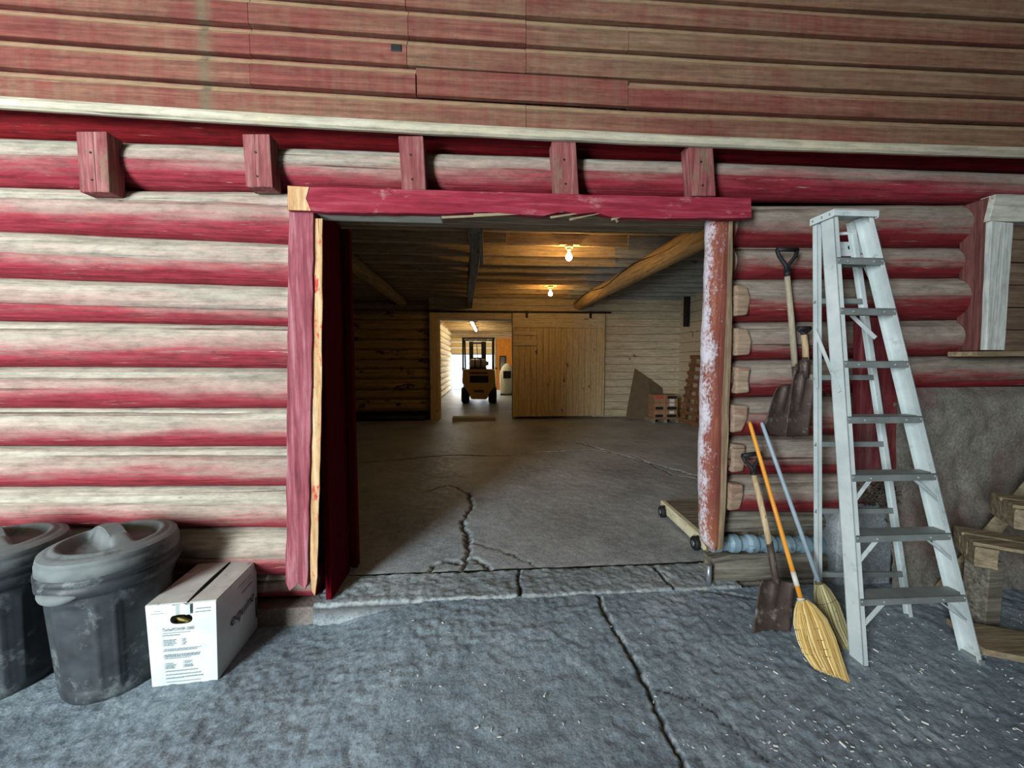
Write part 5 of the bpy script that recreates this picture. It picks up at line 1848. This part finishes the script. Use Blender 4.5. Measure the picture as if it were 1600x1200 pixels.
# ------------------------------------------------------------------ forklift in the far room
FY = CAM.y + 13.4
fp = lambda x, y, dy=0.0: PY(x, y, FY + dy)
zg0 = 0.0
FK = thing('forklift', 'yellow forklift seen from behind in the far doorway', 'forklift', (fp(748, 628).x, FY + 0.8, 0))
poly = [fp(723, 577), fp(773, 577), fp(774.5, 598), fp(769, 608), fp(764, 616), fp(761, 624), fp(736, 624), fp(733, 616), fp(728, 608), fp(722, 598)]
MB().prism(poly, (0, 0.55, 0)).build('counterweight', 'fork', FK, 0.05)
zc0 = fp(748, 577).z
xa, xb = fp(725, 590).x, fp(771, 590).x
MB().lohi((xa, FY + 0.5, 0.35), (xb, FY + 1.9, zc0 - 0.15)).build('body', 'fork', FK, 0.03)
g = MB().lohi((fp(734, 588).x, FY - 0.012, fp(748, 598).z), (fp(763, 588).x, FY + 0.03, fp(748, 587).z)).build('grille', 'black', FK, 0.01)
for k in range(5):
    x = fp(737.5 + 5.2 * k, 590).x
    MB().lohi((x, FY - 0.02, fp(748, 597).z), (x + 0.03, FY, fp(748, 588.5).z)).build('grille_bar', 'dark', g)
MB().lohi((fp(733, 583).x, FY - 0.01, fp(748, 584.6).z), (fp(762, 583).x, FY + 0.02, fp(748, 581.6).z)).build('name_strip', 'rust', FK, 0.004)
MB().lohi((fp(740, 611).x, FY - 0.01, fp(748, 613).z), (fp(756, 611).x, FY + 0.03, fp(748, 609).z)).build('tow_pin', 'rust', FK, 0.01)
for x0, x1, dy in ((721, 733, 0.05), (763, 776, 0.05), (721, 731, 1.45), (765, 776, 1.45)):
    cx0, cx1 = PY(x0, 615, FY + 0.3).x, PY(x1, 615, FY + 0.3).x
    R_ = 0.29 if dy < 1 else 0.34
    wo = MB().lathe((cx0, FY + 0.35 + dy, R_), [(0.12, 0.0), (R_ - 0.05, 0.0), (R_, 0.035), (R_, cx1 - cx0 - 0.035), (R_ - 0.05, cx1 - cx0), (0.12, cx1 - cx0)], 28, (1, 0, 0)).build('wheel', 'black', FK)
    MB().lathe((cx0 - 0.005, FY + 0.35 + dy, R_), [(0.02, 0), (0.13, 0.004), (0.13, cx1 - cx0 + 0.01), (0.02, cx1 - cx0 + 0.014)], 18, (1, 0, 0)).build('rim', 'fork', wo)
zt0 = fp(748, 528).z
for px in (723.5, 771):
    x = PY(px, 550, FY + 0.25).x
    MB().bar((x, FY + 0.22, zc0 - 0.05), (x, FY + 0.30, zt0), 0.06, 0.08, (0, 1, 0)).build('guard_post', 'black', FK, 0.008)
    x2 = PY(px, 550, FY + 0.25).x
    MB().bar((x2, FY + 1.95, 0.7), (x2, FY + 1.45, zt0), 0.06, 0.08, (0, 1, 0)).build('guard_post', 'black', FK, 0.008)
xg0, xg1 = PY(722.5, 530, FY + 0.25).x, PY(772.5, 530, FY + 0.25).x
gm = MB().bar((xg0, FY + 0.25, zt0), (xg1, FY + 0.25, zt0), 0.08, 0.05).bar((xg0, FY + 1.5, zt0), (xg1, FY + 1.5, zt0), 0.08, 0.05)
for k in range(6):
    x = xg0 + (xg1 - xg0) * k / 5
    gm.bar((x, FY + 0.25, zt0), (x, FY + 1.5, zt0), 0.035, 0.035)
gm.build('overhead_guard', 'black', FK)
for px0, px1 in ((733, 739.5), (752, 759.5)):
    A_, B_ = PY(px0, 540, FY + 2.0).x, PY(px1, 540, FY + 2.0).x
    MB().lohi((A_, FY + 2.0, 0.15), (B_, FY + 2.16, zt0 - 0.03)).build('mast_rail', 'black', FK, 0.01)
A_, B_ = PY(733, 540, FY + 2.0).x, PY(759.5, 540, FY + 2.0).x
for z in (zt0 - 0.12, zc0 + 0.35, 0.4):
    MB().lohi((A_, FY + 2.04, z), (B_, FY + 2.12, z + 0.07)).build('mast_crossbar', 'black', FK, 0.006)
for s_ in (0.25, 0.75):
    x = A_ + (B_ - A_) * s_
    MB().lohi((x - 0.05, FY + 2.2, 0.06), (x + 0.05, FY + 3.2, 0.10)).build('fork_tine', 'dark', FK, 0.008)
MB().tube([(A_ + .3, FY + 1.98, zt0 - .1), (A_ + .33, FY + 1.95, zc0 + .5), (A_ + .30, FY + 1.98, zc0 + .1)], 0.015, 8).build('hose', 'black', FK)
c = PY(746, 563, FY + 0.28)
tx0, tx1 = PY(733, 563, FY + .28).x, PY(761, 563, FY + .28).x
zk_ = zc0 + 0.20
tk = MB().lathe((tx0, FY + 0.28, zk_), [(0.02, 0.0), (0.10, 0.02), (0.155, 0.07), (0.16, 0.12), (0.16, tx1 - tx0 - 0.12), (0.155, tx1 - tx0 - 0.07), (0.10, tx1 - tx0 - 0.02), (0.02, tx1 - tx0)], 26, (1, 0, 0)).build('propane_tank', 'tank', FK)
for s_ in (0.33, 0.66):
    MB().lathe((tx0 + (tx1 - tx0) * s_ - 0.02, FY + 0.28, zk_), [(0.165, 0), (0.165, 0.04)], 24, (1, 0, 0)).build('tank_strap', 'dark', tk)
MB().lathe((tx1 - 0.01, FY + 0.28, zk_), [(0.07, 0), (0.07, 0.06), (0.05, 0.06)], 14, (1, 0, 0)).build('tank_collar', 'dark', tk)
MB().lohi((tx0 + 0.02, FY + 0.1, zc0 - 0.01), (tx1 - 0.02, FY + 0.46, zc0 + 0.06)).build('tank_bracket', 'black', FK, 0.01)
MB().lohi((c.x - 0.25, FY + 0.62, zc0 - 0.2), (c.x + 0.25, FY + 1.1, zc0 - 0.05)).build('seat', 'black', FK, 0.04)
sm = MB().lathe((c.x, FY + 1.45, zc0 + 0.12), [(0.17, -0.012), (0.185, 0), (0.17, 0.012)], 24, (0, -0.6, 0.8), cap=False)
sm.tube([(c.x, FY + 1.75, 0.8), (c.x, FY + 1.45, zc0 + 0.12)], 0.025, 10)
sm.build('steering_wheel', 'black', FK)
for px in (724, 775.5):
    q = PY(px, 575.5, FY + 0.2)
    MB().lohi((q.x - 0.05, FY + 0.15, q.z - 0.02), (q.x + 0.05, FY + 0.25, q.z + 0.02)).build('lamp_bracket', 'black', FK, 0.006)

# fluorescent-like lamp, mirror and filled bags in the far room
p0, p1 = PY(735.5, 499, YK + 1.2), PY(745, 520, YK + 4.2)
TLm = thing('tube_lamp', 'glowing tube lamp under the far room ceiling', 'lamp', (p1.x, p1.y - 1.0, ZC - 0.18))
zl = ZC - 0.20
q0 = PZ(737, 504, zl); q1 = PZ(744, 517, zl)
MB().tube([q0, q1], 0.035, 10).build('tube', 'tubeglow', TLm)
MB().bar(q0 + Vector((0, 0, 0.045)), q1 + Vector((0, 0, 0.045)), 0.14, 0.05).build('housing', 'porcelain', TLm, 0.006)
for q in (q0, q1):
    MB().bar(q + Vector((0, 0, 0.06)), q + Vector((0, 0, 0.22)), 0.02, 0.02, (0, 1, 0)).build('hanger', 'dark', TLm)
ym = YF - 0.04
a, b_ = PY(780.5, 556, ym), PY(790.5, 584, ym)
MR = thing('wall_mirror', 'narrow dark framed mirror on the orange plywood wall', 'mirror', ((a.x + b_.x) / 2, ym, b_.z))
board('pane', (a.x + 0.05, ym + 0.0, b_.z), (b_.x - 0.05, ym + 0.02, a.z - 0.05), 'glass', MR)
board('frame', (a.x, ym - 0.01, b_.z), (a.x + 0.05, ym + 0.03, a.z), 'dark', MR)
board('frame', (b_.x - 0.05, ym - 0.01, b_.z), (b_.x, ym + 0.03, a.z), 'dark', MR)
board('frame', (a.x + 0.05, ym - 0.01, a.z - 0.05), (b_.x - 0.05, ym + 0.03, a.z), 'dark', MR)
yb2 = CAM.y + 17.0
c0 = PY(790, 610, yb2)
BG = thing('bulk_bag', 'bright white filled bulk bag beside the forklift', 'bag', (c0.x, yb2, 0))
zs_ = [PY(790, y, yb2).z for y in (609, 600, 590, 580, 572, 568)]
pr = [(0.25, 0.0), (0.30, 0.08), (0.31, max(0.2, zs_[2])), (0.30, zs_[3]), (0.18, zs_[4]), (0.05, zs_[5])]
MB().lathe((c0.x + 0.05, yb2, 0), pr, 22).build('sack', 'bag', BG)
board('black_print', (c0.x - 0.12, yb2 - 0.315, zs_[2] - 0.02), (c0.x + 0.22, yb2 - 0.29, zs_[3] + 0.02), 'black', BG, 0.01)
MB().lohi((c0.x - 0.25, yb2 - 0.3, 0.0), (c0.x + 0.4, yb2 + 0.3, 0.06)).build('skid', 'dark', BG, 0.01)
